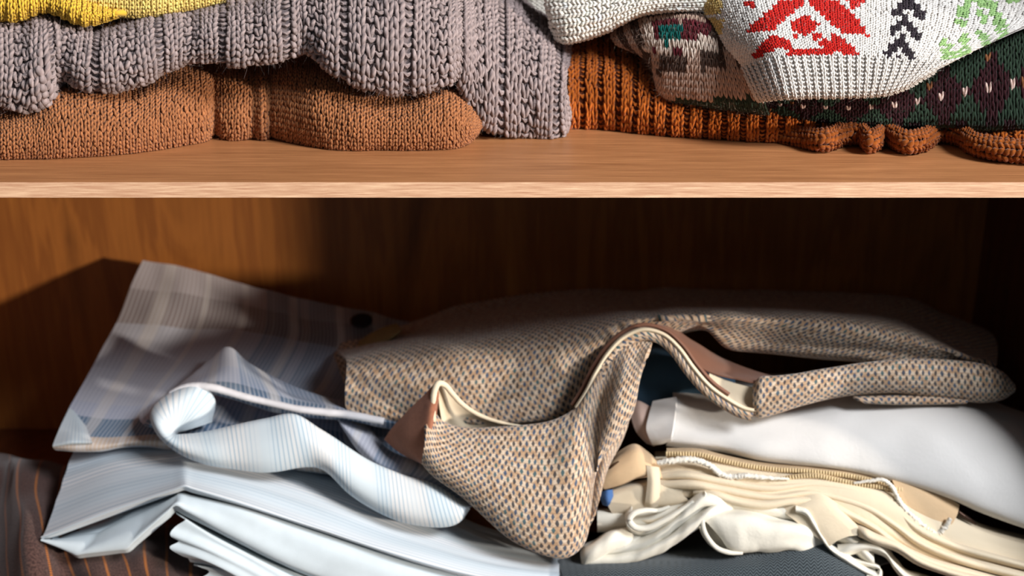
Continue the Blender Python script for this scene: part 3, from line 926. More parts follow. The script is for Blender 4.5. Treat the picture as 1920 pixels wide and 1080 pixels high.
def m_plaid():
    m = Mat('plaid_shirting', 0.85, 0.15, 0.15)
    vec, u, v = m.uv()
    P = m.n('ShaderNodeUVMap'); P.uv_map = 'UVMap'
    # crossways bands in v (metres from the back edge), lengthways bands in u
    band = m.ramp(m.math('DIVIDE', v, 0.42), [(0.0, rgb(188, 178, 180)), (0.10, rgb(160, 148, 148)), (0.22, rgb(192, 193, 205)), (0.40, rgb(198, 200, 212)), (0.55, rgb(190, 195, 212)), (0.61, rgb(112, 136, 160)), (0.72, rgb(210, 190, 172)), (0.80, rgb(212, 219, 230))], 'CONSTANT')
    wide = m.ramp(m.math('DIVIDE', u, 0.5), [(0.0, (1, 1, 1, 1)), (0.36, (0.50, 0.62, 0.74, 1)), (0.47, (0.80, 0.86, 0.92, 1)), (0.50, (0.48, 0.60, 0.72, 1)), (0.60, (0.72, 0.78, 0.86, 1)), (0.63, (0.50, 0.60, 0.70, 1))], 'CONSTANT')
    k = m.mix(0.85, band, wide, 'MULTIPLY')
    pale = m.math('MULTIPLY', m.noise(m.vec(m.math('MULTIPLY', u, 38), 0.0), 1.0, 1), 1.0)
    k = m.mix(m.math('MULTIPLY', m.range(pale, 0.52, 0.62), 0.55), k, rgb(232, 226, 222))
    fine = stripes(m, u, 0.0056, 0.30, 0.25)
    k = m.mix(m.math('MULTIPLY', fine, 0.5), k, rgb(226, 226, 234))
    m.base(k); cloth_bump(m, vec, u, v); m.translucent(0.18)
    return m.m


def m_stripe(name, ground, line, pale, period=0.006, along='u', warm=None, patch=0.5):
    m = Mat(name, 0.85, 0.15, 0.15)
    vec, u, v = m.uv()
    c = u if along == 'u' else v
    fine = stripes(m, c, period, 0.28, 0.2)
    wide = m.noise(m.vec(m.math('MULTIPLY', c, 30), 0.3), 1.0, 1)
    k = m.mix(m.range(wide, 0.42, 0.6), ground, pale)
    grp = m.range(m.noise(m.vec(m.math('MULTIPLY', c, 22), 5.1), 1.0, 1), 0.40, 0.58)
    k = m.mix(m.math('MULTIPLY', m.math('MULTIPLY', fine, grp), patch), k, line)
    m.base(k); cloth_bump(m, vec, u, v); m.translucent(0.18)
    return m.m


PLAID = m_plaid()
BAND = m_stripe('pale_band_stripe', rgb(218, 227, 232), rgb(152, 180, 200), rgb(232, 231, 230), 0.0052, patch=0.8)
PALE = m_stripe('pale_blue_stripe', rgb(212, 221, 228), rgb(156, 178, 194), rgb(230, 231, 234), 0.0050, 'v', patch=0.8)
PALE2 = m_plain('pale_blue_cotton', rgb(220, 229, 234), 0.85, 0.05, 40, 0.2, thin=0.2)
RIMW = m_plain('pale_hem', rgb(214, 210, 212), 0.85, 0.05, 60, 0.25)
DARKBTN = m_plain('dark_button', rgb(34, 34, 40), 0.35, 0.1, 60, 0.0)


def cloth(name, rows, mat, parent, nu=110, nv=60, th=0.0012, wr=None, label=None, uvmode='mean', seam=0.0, uvoff=(0, 0)):
    G = loft(px_rows(rows)[0], nu, nv)
    if wr: G = wrinkle(G, wr)
    o = sheet(name, G, mat, parent, th, uvmode, seam=seam, uvoff=uvoff)
    if label: o['label'] = label
    return o


def sharpen(rows, idx, f=0.80):
    """Keep a pressed crease crisp: extra columns close to the given ones."""
    out = []
    for r in rows:
        q = []
        for i, p in enumerate(r):
            if i in idx and i > 0:
                a = r[i - 1]; q.append(tuple(a[k] * (1 - f) + p[k] * f for k in range(3)))
            q.append(p)
            if i in idx and i < len(r) - 1:
                b = r[i + 1]; q.append(tuple(b[k] * (1 - f) + p[k] * f for k in range(3)))
        out.append(q)
    return out


# ---- plaid shirt on top of the left pile
ps = thing('plaid_shirt', (-0.35, 0.33, 0.10), 'crumpled grey, blue and taupe plaid shirt spread over the left pile', 'shirt', 'shirts in the lower compartment')
rows = [[(268, 490, .500), (350, 505, .497), (450, 531, .490), (560, 557, .480), (680, 583, .470), (810, 612, .450)],
        [(250, 530, .470), (345, 540, .465), (450, 560, .460), (560, 585, .450), (680, 605, .440), (800, 632, .425)],
        [(222, 600, .415), (325, 605, .410), (440, 612, .405), (560, 632, .400), (680, 650, .390), (790, 672, .375)],
        [(186, 668, .360), (285, 675, .352), (400, 678, .345), (530, 694, .345), (660, 710, .340), (770, 730, .325)],
        [(148, 732, .302), (240, 742, .292), (350, 742, .285), (490, 752, .285), (630, 765, .280), (760, 790, .270)],
        [(122, 778, .258), (210, 788, .246), (320, 785, .240), (470, 800, .240), (620, 812, .235), (765, 845, .225)],
        [(104, 818, .222), (188, 818, .212), (300, 815, .205), (460, 838, .200), (630, 852, .190), (790, 895, .180)],
        [(98, 838, .208), (180, 838, .196), (295, 828, .188), (450, 860, .180), (630, 878, .170), (805, 930, .155)],
        [(104, 845, .216), (182, 845, .206), (295, 838, .200), (450, 872, .190), (635, 890, .180), (812, 942, .165)],
        [(140, 835, .30), (200, 830, .29), (300, 825, .28), (450, 850, .27), (635, 870, .26), (812, 920, .24)]]
cloth('shirt_body', rows, PLAID, ps, 170, 150, 0.0016, [(0.004, 0.07, 0.12, 0.5, 3), (0.0016, 0.03, 0.06, -0.4, 5)])
# the raised flap with its pale rim
rows = [[(262, 775, .232), (330, 728, .262), (395, 676, .290), (428, 652, .298), (470, 680, .288), (540, 722, .270), (650, 752, .255), (760, 775, .25)],
        [(262, 785, .214), (322, 740, .242), (380, 700, .266), (428, 676, .274), (480, 702, .262), (550, 738, .246), (650, 762, .235), (760, 785, .23)],
        [(268, 795, .196), (318, 742, .216), (372, 716, .232), (428, 712, .236), (490, 728, .226), (560, 750, .216), (650, 770, .208), (760, 792, .205)],
        [(278, 800, .184), (320, 737, .200), (372, 723, .208), (428, 732, .208), (495, 750, .204), (560, 764, .198), (650, 776, .194), (760, 797, .19)],
        [(284, 802, .186), (324, 744, .202), (374, 730, .210), (428, 740, .211), (495, 759, .207), (560, 773, .202), (650, 784, .198), (760, 804, .195)],
        [(290, 802, .200), (330, 750, .220), (376, 736, .232), (428, 748, .234), (495, 766, .228), (560, 780, .220), (650, 790, .215), (760, 808, .21)]]
fl = cloth('raised_flap', rows, PLAID, ps, 130, 60, 0.0022, [(0.002, 0.05, 0.04, 0.3, 7)], uvoff=(0.05, 0.20))
hem = [W(*p) for p in [(318, 739, .199), (345, 727, .204), (372, 724, .206), (400, 727, .206), (428, 735, .206), (462, 745, .204), (500, 754, .202), (560, 767, .196), (610, 773, .194), (655, 778, .192), (720, 790, .19)]]
tube('flap_rim', hem, [0.0045, 0.006, 0.0058, 0.0055, 0.0052, 0.006, 0.0055], RIMW, fl, 90, 12, 0.8, 0.05)
# the pale striped band that turns round in a cone and runs down to the right
top = [(338, 811, .190), (334, 812, .186), (331, 813, .180), (328, 814, .174), (326, 815, .168), (326, 816, .164), (332, 817, .160), (362, 814, .158), (430, 802, .156), (500, 787, .155), (556, 778, .154), (600, 804, .150), (650, 838, .145), (700, 868, .140), (755, 892, .134), (805, 906, .130), (845, 926, .128), (872, 944, .130)]
bot = [(398, 792, .205), (403, 748, .208), (372, 723, .204), (320, 737, .196), (282, 772, .184), (292, 812, .166), (326, 844, .152), (376, 866, .142), (440, 880, .136), (510, 883, .132), (575, 872, .134), (608, 880, .132), (655, 924, .122), (708, 957, .114), (768, 981, .108), (825, 988, .106), (862, 976, .110), (880, 952, .118)]
mid = [((a[0] * .5 + b[0] * .5), (a[1] * .5 + b[1] * .5), (a[2] + b[2]) / 2 - 0.012) for a, b in zip(top, bot)]
q1 = [((a[0] * .8 + b[0] * .2), (a[1] * .8 + b[1] * .2), (a[2] * .8 + b[2] * .2) - 0.007) for a, b in zip(top, bot)]
q3 = [((a[0] * .2 + b[0] * .8), (a[1] * .2 + b[1] * .8), (a[2] * .2 + b[2] * .8) - 0.010) for a, b in zip(top, bot)]
und = [(b[0] * .98 + a[0] * .02, b[1] + 2, b[2] + 0.012) for a, b in zip(top, bot)]
lip = [(a[0] * .99 + b[0] * .01, a[1] - 1, a[2] + 0.014) for a, b in zip(top, bot)]
cloth('turned_band', [lip, top, q1, mid, q3, bot, und], BAND, ps, 300, 50, 0.0016, [(0.0012, 0.04, 0.04, 0.2, 9)], 'pale blue and white striped band turned back in a roll')
# grey-blue roll above the band, ending in the folded loop on the right
rows = [[(640, 772, .235), (690, 800, .225), (730, 842, .21), (790, 868, .185), (850, 902, .165), (888, 940, .150)],
        [(636, 778, .214), (684, 815, .200), (722, 856, .178), (786, 880, .156), (846, 912, .142), (886, 948, .130)],
        [(636, 790, .200), (676, 832, .184), (716, 870, .162), (776, 893, .144), (828, 918, .134), (874, 950, .124)],
        [(640, 800, .205), (672, 846, .188), (712, 880, .166), (768, 900, .150), (812, 918, .141), (852, 944, .132)],
        [(645, 800, .23), (678, 846, .21), (716, 882, .19), (770, 902, .172), (815, 920, .16), (855, 946, .15)]]
cloth('folded_edge', rows, PLAID, ps, 90, 36, 0.002, None, 'grey-blue folded edge above the band', uvoff=(0.12, 0.12))
# turned-up corner at the left
rows = [[(130, 765, .266), (138, 770, .262), (148, 782, .252), (162, 800, .236)],
        [(113, 800, .234), (132, 803, .228), (152, 810, .218), (170, 822, .206)],
        [(99, 835, .206), (128, 830, .200), (152, 830, .197), (173, 830, .195)],
        [(100, 838, .208), (128, 834, .204), (152, 833, .202), (173, 833, .20)]]
cloth('turned_corner', rows, BAND, ps, 40, 40, 0.0014, None, 'pale turned-up corner')
# dark button lying on the plaid
c = W(678, 613, .418); a = np.linspace(0, 2 * np.pi, 24, endpoint=False)
prof = [(0.000, 0.0030), (0.006, 0.0026), (0.0125, 0.0034), (0.0150, 0.0022), (0.0150, 0.0), (0.0, 0.0)]
V = np.array([[c[0] + r * np.cos(t), c[1] + r * np.sin(t), c[2] + h + 0.008 + (r * np.sin(t)) * 0.25] for r, h in prof for t in a])
i, j = np.meshgrid(np.arange(len(prof) - 1), np.arange(24), indexing='ij'); b = (i * 24 + j).ravel(); d = (i * 24 + (j + 1) % 24).ravel()
mesh_obj('button', V, np.stack([b, d, d + 24, b + 24], 1), DARKBTN, ps)

# ---- pale blue striped shirt beneath, folded, its front edge peaked
bl = thing('striped_shirt', (-0.25, 0.2, 0.06), 'folded pale blue striped shirt with open layered edge under the plaid shirt', 'shirt', 'shirts in the lower compartment')
rows = [[(160, 810, .320), (250, 800, .310), (345, 795, .300), (480, 830, .290), (620, 860, .270), (770, 920, .240), (900, 985, .200), (990, 1010, .19), (1066, 1030, .18)],
        [(138, 850, .245), (235, 832, .238), (345, 826, .226), (480, 856, .214), (620, 892, .198), (770, 950, .176), (900, 1008, .152), (990, 1030, .145), (1064, 1048, .14)],
        [(122, 892, .205), (222, 862, .198), (345, 848, .188), (480, 880, .176), (620, 922, .160), (775, 985, .140), (905, 1030, .124), (990, 1048, .118), (1064, 1060, .118)],
        [(104, 945, .166), (208, 908, .158), (345, 880, .150), (470, 910, .138), (610, 955, .124), (765, 1013, .110), (895, 1053, .100), (985, 1068, .097), (1066, 1074, .099)],
        [(86, 990, .134), (200, 945, .128), (345, 903, .121), (455, 934, .110), (590, 978, .100), (750, 1032, .090), (885, 1070, .084), (980, 1086, .083), (1068, 1090, .087)],
        [(77, 1008, .120), (198, 962, .116), (345, 912, .110), (450, 944, .100), (580, 987, .092), (742, 1040, .084), (880, 1078, .079), (978, 1094, .079), (1070, 1100, .083)],
        [(79, 1012, .124), (200, 968, .122), (345, 917, .117), (450, 949, .106), (580, 992, .098), (742, 1045, .090), (880, 1083, .085), (978, 1099, .085), (1072, 1106, .089)],
        [(100, 1005, .17), (205, 965, .17), (345, 916, .165), (450, 948, .155), (580, 990, .148), (742, 1042, .14), (880, 1080, .13), (978, 1096, .13), (1072, 1103, .13)]]
rows = sharpen(rows, (2,), 0.86)
cloth('top_layer', rows, PALE, bl, 220, 110, 0.0018, [(0.0020, 0.14, 0.03, 0.6, 11), (0.0010, 0.09, 0.012, 0.5, 13)])
rows = [[(100, 1004, .180), (200, 985, .175), (275, 950, .168), (340, 924, .160), (450, 952, .130), (580, 996, .122), (742, 1049, .115), (900, 1092, .11)],
        [(88, 1012, .132), (178, 1004, .128), (265, 965, .124), (338, 928, .120), (450, 954, .106), (580, 998, .098), (742, 1051, .090), (900, 1094, .085)],
        [(77, 1012, .119), (165, 1022, .112), (262, 985, .109), (334, 938, .107), (445, 974, .098), (572, 1022, .089), (735, 1076, .081), (900, 1114, .076)],
        [(80, 1016, .118), (142, 1042, .106), (238, 1030, .100), (328, 950, .102), (432, 1005, .091), (560, 1066, .081), (722, 1112, .074), (900, 1140, .07)],
        [(92, 1014, .128), (146, 1043, .115), (240, 1032, .110), (330, 953, .110), (434, 1009, .100), (562, 1070, .09), (724, 1116, .082), (900, 1144, .078)],
        [(110, 1005, .18), (160, 1030, .17), (250, 1020, .17), (334, 950, .165), (438, 1004, .155), (566, 1064, .145), (728, 1108, .13), (900, 1136, .12)]]
rows = sharpen(rows, (1, 2, 3), 0.84)
cloth('lower_layer', rows, PALE2, bl, 240, 70, 0.0016, [(0.0036, 0.30, 0.014, 0.2, 15), (0.001, 0.06, 0.012, 0.3, 18)])
# inner creases seen in the open fold
rows = [[(120, 998, .19), (190, 975, .188), (260, 948, .182), (335, 920, .172)],
        [(118, 1004, .152), (190, 992, .150), (262, 956, .146), (335, 925, .140)],
        [(130, 1012, .142), (192, 1006, .140), (266, 966, .136), (335, 930, .132)],
        [(135, 1014, .17), (195, 1008, .17), (268, 968, .165), (335, 932, .16)]]
cloth('inner_layer', rows, PALE2, bl, 70, 36, 0.0014, [(0.004, 0.03, 0.02, 0.9, 16)])

# ---- crumpled pale blue shirt at the very bottom of the pile
cr = thing('crumpled_shirt', (-0.2, 0.15, 0.0), 'crumpled pale blue cotton shirt with gathered edge at the bottom of the left pile', 'shirt', 'shirts in the lower compartment')
rows = [[(330, 956, .150), (385, 990, .140), (450, 1020, .130), (530, 1060, .120), (640, 1110, .11)],
        [(334, 962, .112), (395, 1000, .104), (460, 1034, .098), (540, 1074, .090), (640, 1122, .084)],
        [(348, 974, .104), (400, 1010, .097), (465, 1044, .091), (540, 1084, .084), (640, 1130, .079)],
        [(328, 988, .103), (392, 1018, .095), (460, 1052, .089), (535, 1092, .082), (640, 1138, .076)],
        [(320, 1002, .099), (388, 1028, .091), (455, 1060, .086), (530, 1100, .079), (640, 1146, .073)],
        [(336, 1014, .100), (390, 1036, .091), (450, 1066, .085), (525, 1106, .078), (640, 1152, .072)],
        [(318, 1026, .096), (376, 1046, .088), (440, 1074, .082), (520, 1112, .076), (640, 1160, .070)],
        [(340, 1042, .095), (396, 1056, .088), (445, 1082, .082), (518, 1120, .076), (640, 1166, .070)],
        [(356, 1050, .105), (402, 1060, .098), (448, 1086, .09), (520, 1124, .084), (640, 1170, .08)],
        [(370, 1046, .16), (410, 1056, .15), (455, 1080, .14), (525, 1116, .13), (640, 1160, .12)]]
cloth('upper_folds', rows, PALE2, cr, 120, 110, 0.0014, [(0.0022, 0.10, 0.009, 0.5, 19)])
rows = [[(366, 1052, .13), (420, 1064, .12), (470, 1090, .11), (560, 1140, .10)],
        [(368, 1060, .100), (420, 1070, .094), (470, 1096, .09), (560, 1144, .082)],
        [(392, 1072, .098), (430, 1084, .092), (472, 1106, .088), (560, 1150, .08)],
        [(376, 1086, .095), (420, 1096, .090), (468, 1116, .085), (556, 1158, .078)],
        [(390, 1106, .094), (426, 1112, .090), (470, 1130, .085), (556, 1166, .078)],
        [(388, 1120, .12), (426, 1126, .12), (470, 1140, .12), (556, 1170, .12)]]
cloth('lower_folds', rows, PALE2, cr, 70, 60, 0.0014, [(0.002, 0.06, 0.010, 0.5, 21)])


# ---- brown scarf with orange stripes in the left corner
def m_scarf():
    m = Mat('striped_scarf_cloth', 0.9, 0.15, 0.25)
    vec, u, v = m.uv()
    w = m.math('ADD', u, m.math('MULTIPLY', m.noise(vec, 9, 2), 0.006))
    st_ = stripes(m, w, 0.030, 0.11, 0.05)
    st2 = stripes(m, m.math('ADD', w, 0.014), 0.060, 0.05, 0.04)
    n = m.noise(vec, 500, 3)
    g = m.mix(m.range(n, 0.3, 0.7), rgb(46, 30, 28), rgb(84, 60, 54))
    wv = m.math('SINE', m.math('MULTIPLY', v, 6.2832 / 0.0022))
    o = m.mix(m.range(wv, -0.6, 0.5), rgb(90, 50, 26), rgb(176, 104, 42))
    k = m.mix(m.math('MULTIPLY', st_, 0.9), g, o)
    k = m.mix(m.math('MULTIPLY', st2, 0.6), k, rgb(150, 92, 50))
    m.base(k); cloth_bump(m, vec, u, v, 0.0016, 0.5, 1.0)
    return m.m


sf = thing('striped_scarf', (-0.5, 0.2, 0.0), 'dark brown scarf with thin orange stripes bunched in the lower left corner', 'scarf')
rows = [[(-110, 830, .36), (-50, 850, .33), (0, 852, .34), (50, 862, .32), (105, 872, .33), (160, 900, .31), (240, 960, .28), (330, 990, .26), (450, 1020, .25)],
        [(-110, 880, .27), (-50, 880, .25), (0, 885, .27), (45, 880, .245), (95, 892, .26), (160, 930, .25), (240, 985, .22), (330, 1010, .20), (450, 1050, .20)],
        [(-110, 950, .20), (-50, 930, .20), (-5, 945, .215), (40, 925, .195), (90, 935, .215), (160, 970, .20), (240, 1010, .18), (330, 1030, .17), (450, 1070, .17)],
        [(-110, 1000, .15), (-50, 980, .15), (-8, 1000, .172), (45, 970, .148), (95, 985, .170), (160, 1010, .155), (240, 1035, .145), (330, 1050, .14), (450, 1085, .145)],
        [(-110, 1050, .115), (-50, 1040, .112), (-10, 1050, .138), (50, 1030, .108), (110, 1045, .132), (170, 1055, .118), (250, 1062, .125), (330, 1075, .115), (450, 1100, .125)],
        [(-110, 1100, .092), (-50, 1092, .090), (-10, 1096, .115), (60, 1090, .086), (125, 1095, .112), (180, 1100, .094), (260, 1100, .108), (335, 1105, .094), (450, 1118, .112)],
        [(-110, 1122, .09), (-50, 1118, .09), (-10, 1118, .11), (60, 1118, .09), (125, 1118, .11), (180, 1120, .094), (260, 1118, .105), (335, 1120, .095), (450, 1126, .11)]]
cloth('scarf_cloth', rows, m_scarf(), sf, 200, 120, 0.003, [(0.007, 0.045, 0.16, 0.3, 23), (0.002, 0.02, 0.05, 0.2, 24)])

# ------------------------------------------------------------------ tweed jacket
def m_tweed():
    m = Mat('houndstooth_tweed', 0.95, 0.1, 0.25)
    vec, u, v = m.uv()
    p, q = 0.0080, 0.0060
    ja = m.math('MULTIPLY', m.math('SUBTRACT', m.noise(vec, 70, 2), 0.5), 0.5)
    jb = m.math('MULTIPLY', m.math('SUBTRACT', m.noise(m.scale(vec, (1, -1, 1)), 75, 2), 0.5), 0.5)
    b = m.math('ADD', m.math('DIVIDE', v, q), jb)
    fb = m.math('FLOOR', b)
    a = m.math('ADD', m.math('ADD', m.math('DIVIDE', u, p), ja), m.math('MULTIPLY', m.math('MODULO', fb, 2.0), 0.5))
    fa = m.math('FLOOR', a)
    dx = m.math('ABSOLUTE', m.math('SUBTRACT', m.math('FRACT', a), 0.5))
    dy = m.math('ABSOLUTE', m.math('SUBTRACT', m.math('FRACT', b), 0.5))
    d = m.math('ADD', m.math('MULTIPLY', dx, 0.9), m.math('MULTIPLY', m.math('POWER', dy, 1.5), 0.5))
    mask = m.range(d, 0.16, 0.27, 1.0, 0.0)
    cell = m.white(m.vec(fa, fb))
    blue = m.ramp(cell, [(0.0, rgb(50, 48, 50)), (0.40, rgb(48, 62, 78)), (0.80, rgb(48, 78, 108)), (0.93, rgb(48, 88, 96))])
    thread = m.noise(m.scale(vec, (260, 900, 1)), 1.0, 3)
    tone = m.noise(vec, 120, 2)
    cream = m.mix(m.range(tone, 0.40, 0.62), rgb(216, 194, 170), rgb(186, 152, 120))
    cream = m.mix(m.math('MULTIPLY', m.range(dy, 0.30, 0.5), 0.55), cream, rgb(148, 118, 94))
    cream = m.mix(m.math('MULTIPLY', m.range(thread, 0.4, 0.75), 0.45), cream, rgb(140, 104, 78))
    k = m.mix(m.math('MULTIPLY', mask, 0.92), cream, blue)
    m.base(k)
    h = m.math('ADD', m.math('MULTIPLY', m.math('SUBTRACT', 0.5, dy), 1.2), m.math('MULTIPLY', thread, 0.9))
    m.bump(h, 0.55, 0.0010)
    return m.m


TWEED = m_tweed()
LINING = m_plain('brown_satin_lining', rgb(124, 82, 62), 0.5, 0.08, 30, 0.15, 0.0005, 0.2, 0.35)
CREAML = m_plain('cream_facing', rgb(222, 204, 176), 0.8, 0.06, 60, 0.3)
SUEDE = m_plain('brown_undercollar_felt', rgb(150, 96, 72), 0.95, 0.10, 220, 0.6, 0.0008, 0.3, 0.1)

jk = thing('tweed_jacket', (0.15, 0.3, 0.12), 'folded brown and blue houndstooth tweed jacket flung across both piles', 'jacket')
cols_back = [(632, 648, .43), (700, 622, .45), (780, 600, .465), (900, 566, .475), (1050, 545, .480), (1200, 540, .480), (1320, 540, .480), (1500, 545, .475), (1690, 555, .465), (1850, 620, .43)]
rows = [cols_back,
        [(630, 655, 0.393), (700, 636, 0.403), (780, 616, 0.408), (900, 590, 0.413), (1050, 566, 0.413), (1200, 560, 0.408), (1320, 560, 0.403), (1500, 562, 0.398), (1690, 580, 0.388), (1868, 645, 0.368)],
        [(640, 664, 0.322), (710, 648, 0.322), (790, 632, 0.322), (910, 612, 0.322), (1050, 590, 0.317), (1195, 578, 0.307), (1310, 576, 0.297), (1500, 580, 0.297), (1690, 606, 0.292), (1872, 668, 0.282)],
        [(650, 678, 0.248), (725, 664, 0.248), (810, 652, 0.246), (930, 640, 0.243), (1060, 616, 0.236), (1190, 590, 0.220), (1300, 588, 0.210), (1500, 594, 0.216), (1695, 625, 0.220), (1870, 680, 0.228)],
        [(649, 700, 0.224), (730, 688, 0.222), (830, 676, 0.218), (950, 668, 0.212), (1060, 645, 0.206), (1180, 600, 0.202), (1292, 596, 0.194), (1490, 604, 0.198), (1695, 638, 0.206), (1866, 686, 0.221)],
        [(647, 730, 0.214), (730, 722, 0.210), (840, 714, 0.204), (960, 708, 0.198), (1055, 685, 0.196), (1160, 625, 0.202), (1290, 602, 0.200), (1480, 618, 0.200), (1690, 650, 0.208), (1860, 692, 0.226)],
        [(648, 760, .212), (732, 757, .206), (845, 752, .200), (965, 748, .196), (1060, 725, .195), (1150, 655, .204), (1292, 608, .210), (1420, 634, .208), (1680, 662, .214), (1850, 697, .235)],
        [(654, 780, .210), (735, 785, .203), (848, 788, .198), (970, 786, .193), (1070, 762, .193), (1150, 672, .206), (1296, 614, .212), (1380, 648, .208), (1660, 674, .214), (1845, 702, .24)],
        [(662, 786, .218), (738, 791, .211), (850, 795, .206), (972, 794, .201), (1076, 772, .201), (1152, 680, .214), (1300, 618, .222), (1380, 656, .218), (1660, 682, .226), (1845, 708, .25)],
        [(680, 770, .30), (745, 775, .30), (852, 778, .30), (974, 776, .30), (1080, 755, .30), (1156, 670, .30), (1304, 620, .30), (1384, 650, .30), (1660, 676, .30), (1840, 700, .30)]]
cloth('jacket_back', rows, TWEED, jk, 240, 130, 0.004, [(0.004, 0.10, 0.08, 0.4, 25), (0.002, 0.04, 0.05, -0.3, 27)], uvmode='true', seam=0.35)

# front drape hanging forward over the shirts
top = [(806, 752, .166), (832, 786, .158), (880, 798, .152), (930, 798, .148), (985, 794, .146), (1035, 785, .146), (1075, 766, .148), (1100, 738, .152), (1122, 700, .158), (1145, 664, .165), (1172, 640, .172), (1200, 632, .178), (1225, 634, .182)]
bot = [(792, 868, .120), (815, 895, .114), (862, 932, .104), (915, 974, .094), (970, 1014, .086), (1025, 1042, .080), (1072, 1046, .080), (1104, 1018, .086), (1112, 960, .096), (1120, 880, .112), (1150, 826, .126), (1183, 780, .140), (1190, 720, .158)]


def between(a, b, f, dY):
    return [(p[0] * (1 - f) + q[0] * f, p[1] * (1 - f) + q[1] * f, p[2] * (1 - f) + q[2] * f + dY) for p, q in zip(a, b)]


rows = [between(top, bot, -0.005, 0.004), between(top, bot, 0.02, -0.003), between(top, bot, 0.22, -0.012), between(top, bot, 0.48, -0.018), between(top, bot, 0.74, -0.016), between(top, bot, 0.93, -0.006), between(top, bot, 1.0, 0.004), between(top, bot, 0.985, 0.03)]
rows[-1] = [(p[0] - (22 if i_ >= 6 else 0), p[1], p[2]) for i_, p in enumerate(rows[-1])]
rows[-2] = [(p[0] - (5 if i_ >= 6 else 0), p[1], p[2]) for i_, p in enumerate(rows[-2])]
for r_ in rows[2:]:
    for i_, dy_ in ((7, .012), (8, .016), (9, .010)): r_[i_] = (r_[i_][0], r_[i_][1], r_[i_][2] + dy_)
cloth('front_drape', rows, TWEED, jk, 170, 110, 0.004, [(0.0035, 0.06, 0.09, 0.3, 29)], uvmode='mean')
# inner fold of the drape on its right, turning back under
rows = [[(1085, 760, .195), (1130, 700, .178), (1150, 672, .184), (1176, 648, .19), (1200, 642, .20)],
        [(1085, 870, .165), (1130, 800, .152), (1152, 745, .16), (1172, 700, .17), (1186, 670, .185)],
        [(1085, 965, .135), (1125, 890, .128), (1150, 832, .142), (1178, 790, .155), (1187, 720, .175)],
        [(1080, 1020, .125), (1120, 950, .118), (1140, 880, .14), (1170, 820, .16), (1186, 760, .185)]]
cloth('drape_side', rows, TWEED, jk, 50, 50, 0.004, None, uvmode='true')

# the arched front edge: tweed edge, cream facing and brown lining run side by side along one curve
edge = [(1085, 768, .150), (1104, 738, .153), (1122, 702, .158), (1146, 664, .164), (1172, 638, .168), (1205, 624, .170), (1240, 632, .170), (1268, 656, .166), (1296, 694, .160), (1326, 728, .154), (1358, 752, .150), (1390, 770, .147), (1412, 776, .146)]
E = np.array([W(*p) for p in edge])


def strip(name, off_a, off_b, mat, pts=edge, th=0.003, n=150, label=None, deep=0.0, wid=6):
    """A ribbon between two vertical pixel offsets of the edge curve, going deeper by 'deep'."""
    rws = []
    for f in np.linspace(0, 1, wid):
        o = off_a * (1 - f) + off_b * f
        bulge = -0.0025 * math.sin(math.pi * f)
        rws.append([(p[0] + o[0] * s_, p[1] + o[1] * c_, p[2] + deep * f + bulge) for p, (s_, c_) in zip(pts, nrm)])
    return cloth(name, rws, mat, jk, n, 14, th, None, label, uvmode='true')


# pixel-plane normals of the edge (pointing up / left)
e2 = np.array([(p[0], p[1]) for p in edge], float); tg = np.gradient(e2, axis=0); tg /= np.linalg.norm(tg, axis=1, keepdims=True)
nrm = [(t[1], -t[0]) for t in tg]


def v2(k): return np.array([k, k], float)


strip('edge_roll', v2(3), v2(-14), TWEED, th=0.005, label='tweed edge along the arch')
strip('cream_facing', v2(10), v2(2), CREAML, th=0.002, deep=-0.001, label='cream facing strip inside the edge')
lin = [(p[0], p[1], p[2] + 0.010) for p in edge[:11]]
e2 = np.array([(p[0], p[1]) for p in lin], float); tg = np.gradient(e2, axis=0); tg /= np.linalg.norm(tg, axis=1, keepdims=True); nrm = [(t[1], -t[0]) for t in tg]
strip('lining_edge', v2(19), v2(10), LINING, lin, 0.002, label='brown lining edge above the facing')
# brown lining inside the right-hand fold
rows = [[(1232, 604, .215), (1262, 610, .222), (1300, 640, .226), (1350, 670, .224), (1410, 692, .214), (1450, 704, .21)],
        [(1232, 610, .192), (1264, 622, .200), (1302, 656, .202), (1350, 684, .198), (1408, 703, .188), (1450, 710, .18)],
        [(1236, 618, .178), (1266, 640, .180), (1300, 680, .176), (1342, 702, .170), (1400, 714, .162), (1450, 716, .158)]]
cloth('lining', rows, LINING, jk, 70, 30, 0.0015, [(0.0015, 0.03, 0.03, 0.3, 31)], 'brown satin lining inside the fold')
rows = [[(1330, 700, .172), (1360, 712, .170), (1392, 722, .166), (1425, 728, .162)],
        [(1330, 722, .166), (1362, 738, .163), (1394, 748, .160), (1425, 752, .157)],
        [(1345, 742, .158), (1370, 758, .155), (1398, 768, .152), (1425, 772, .151)]]
cloth('facing_pocket', rows, CREAML, jk, 40, 24, 0.0012, None, 'cream facing inside the open end')
# front roll on the right (a sleeve lying across the white trousers)
stn = [(1412, 722, 777, .148), (1424, 706, 781, .143), (1450, 702, 776, .143), (1500, 697, 764, .146), (1560, 688, 750, .152), (1620, 679, 742, .158), (1700, 673, 740, .164), (1780, 675, 746, .170), (1840, 684, 754, .176), (1880, 698, 752, .184), (1903, 720, 738, .195)]
rr = []
for (px_, a_, b_, Y_) in stn:
    m_ = (a_ + b_) / 2; h_ = (b_ - a_) / 2
    ring = []
    for an in np.linspace(-2.6, 2.6, 15):
        ring.append((px_, m_ + h_ * math.sin(an) if abs(an) < 1.571 else m_ + math.copysign(h_, an) * (1 - 0.5 * (abs(an) - 1.571)), Y_ + 0.020 * (1 - math.cos(an))))
    rr.append(ring)
rows = [[rr[c][r] for c in range(len(stn))] for r in range(15)]
cloth('sleeve', rows, TWEED, jk, 180, 70, 0.004, [(0.0025, 0.05, 0.05, 0.3, 33)], 'tweed sleeve rolled across the white trousers', uvmode='mean')
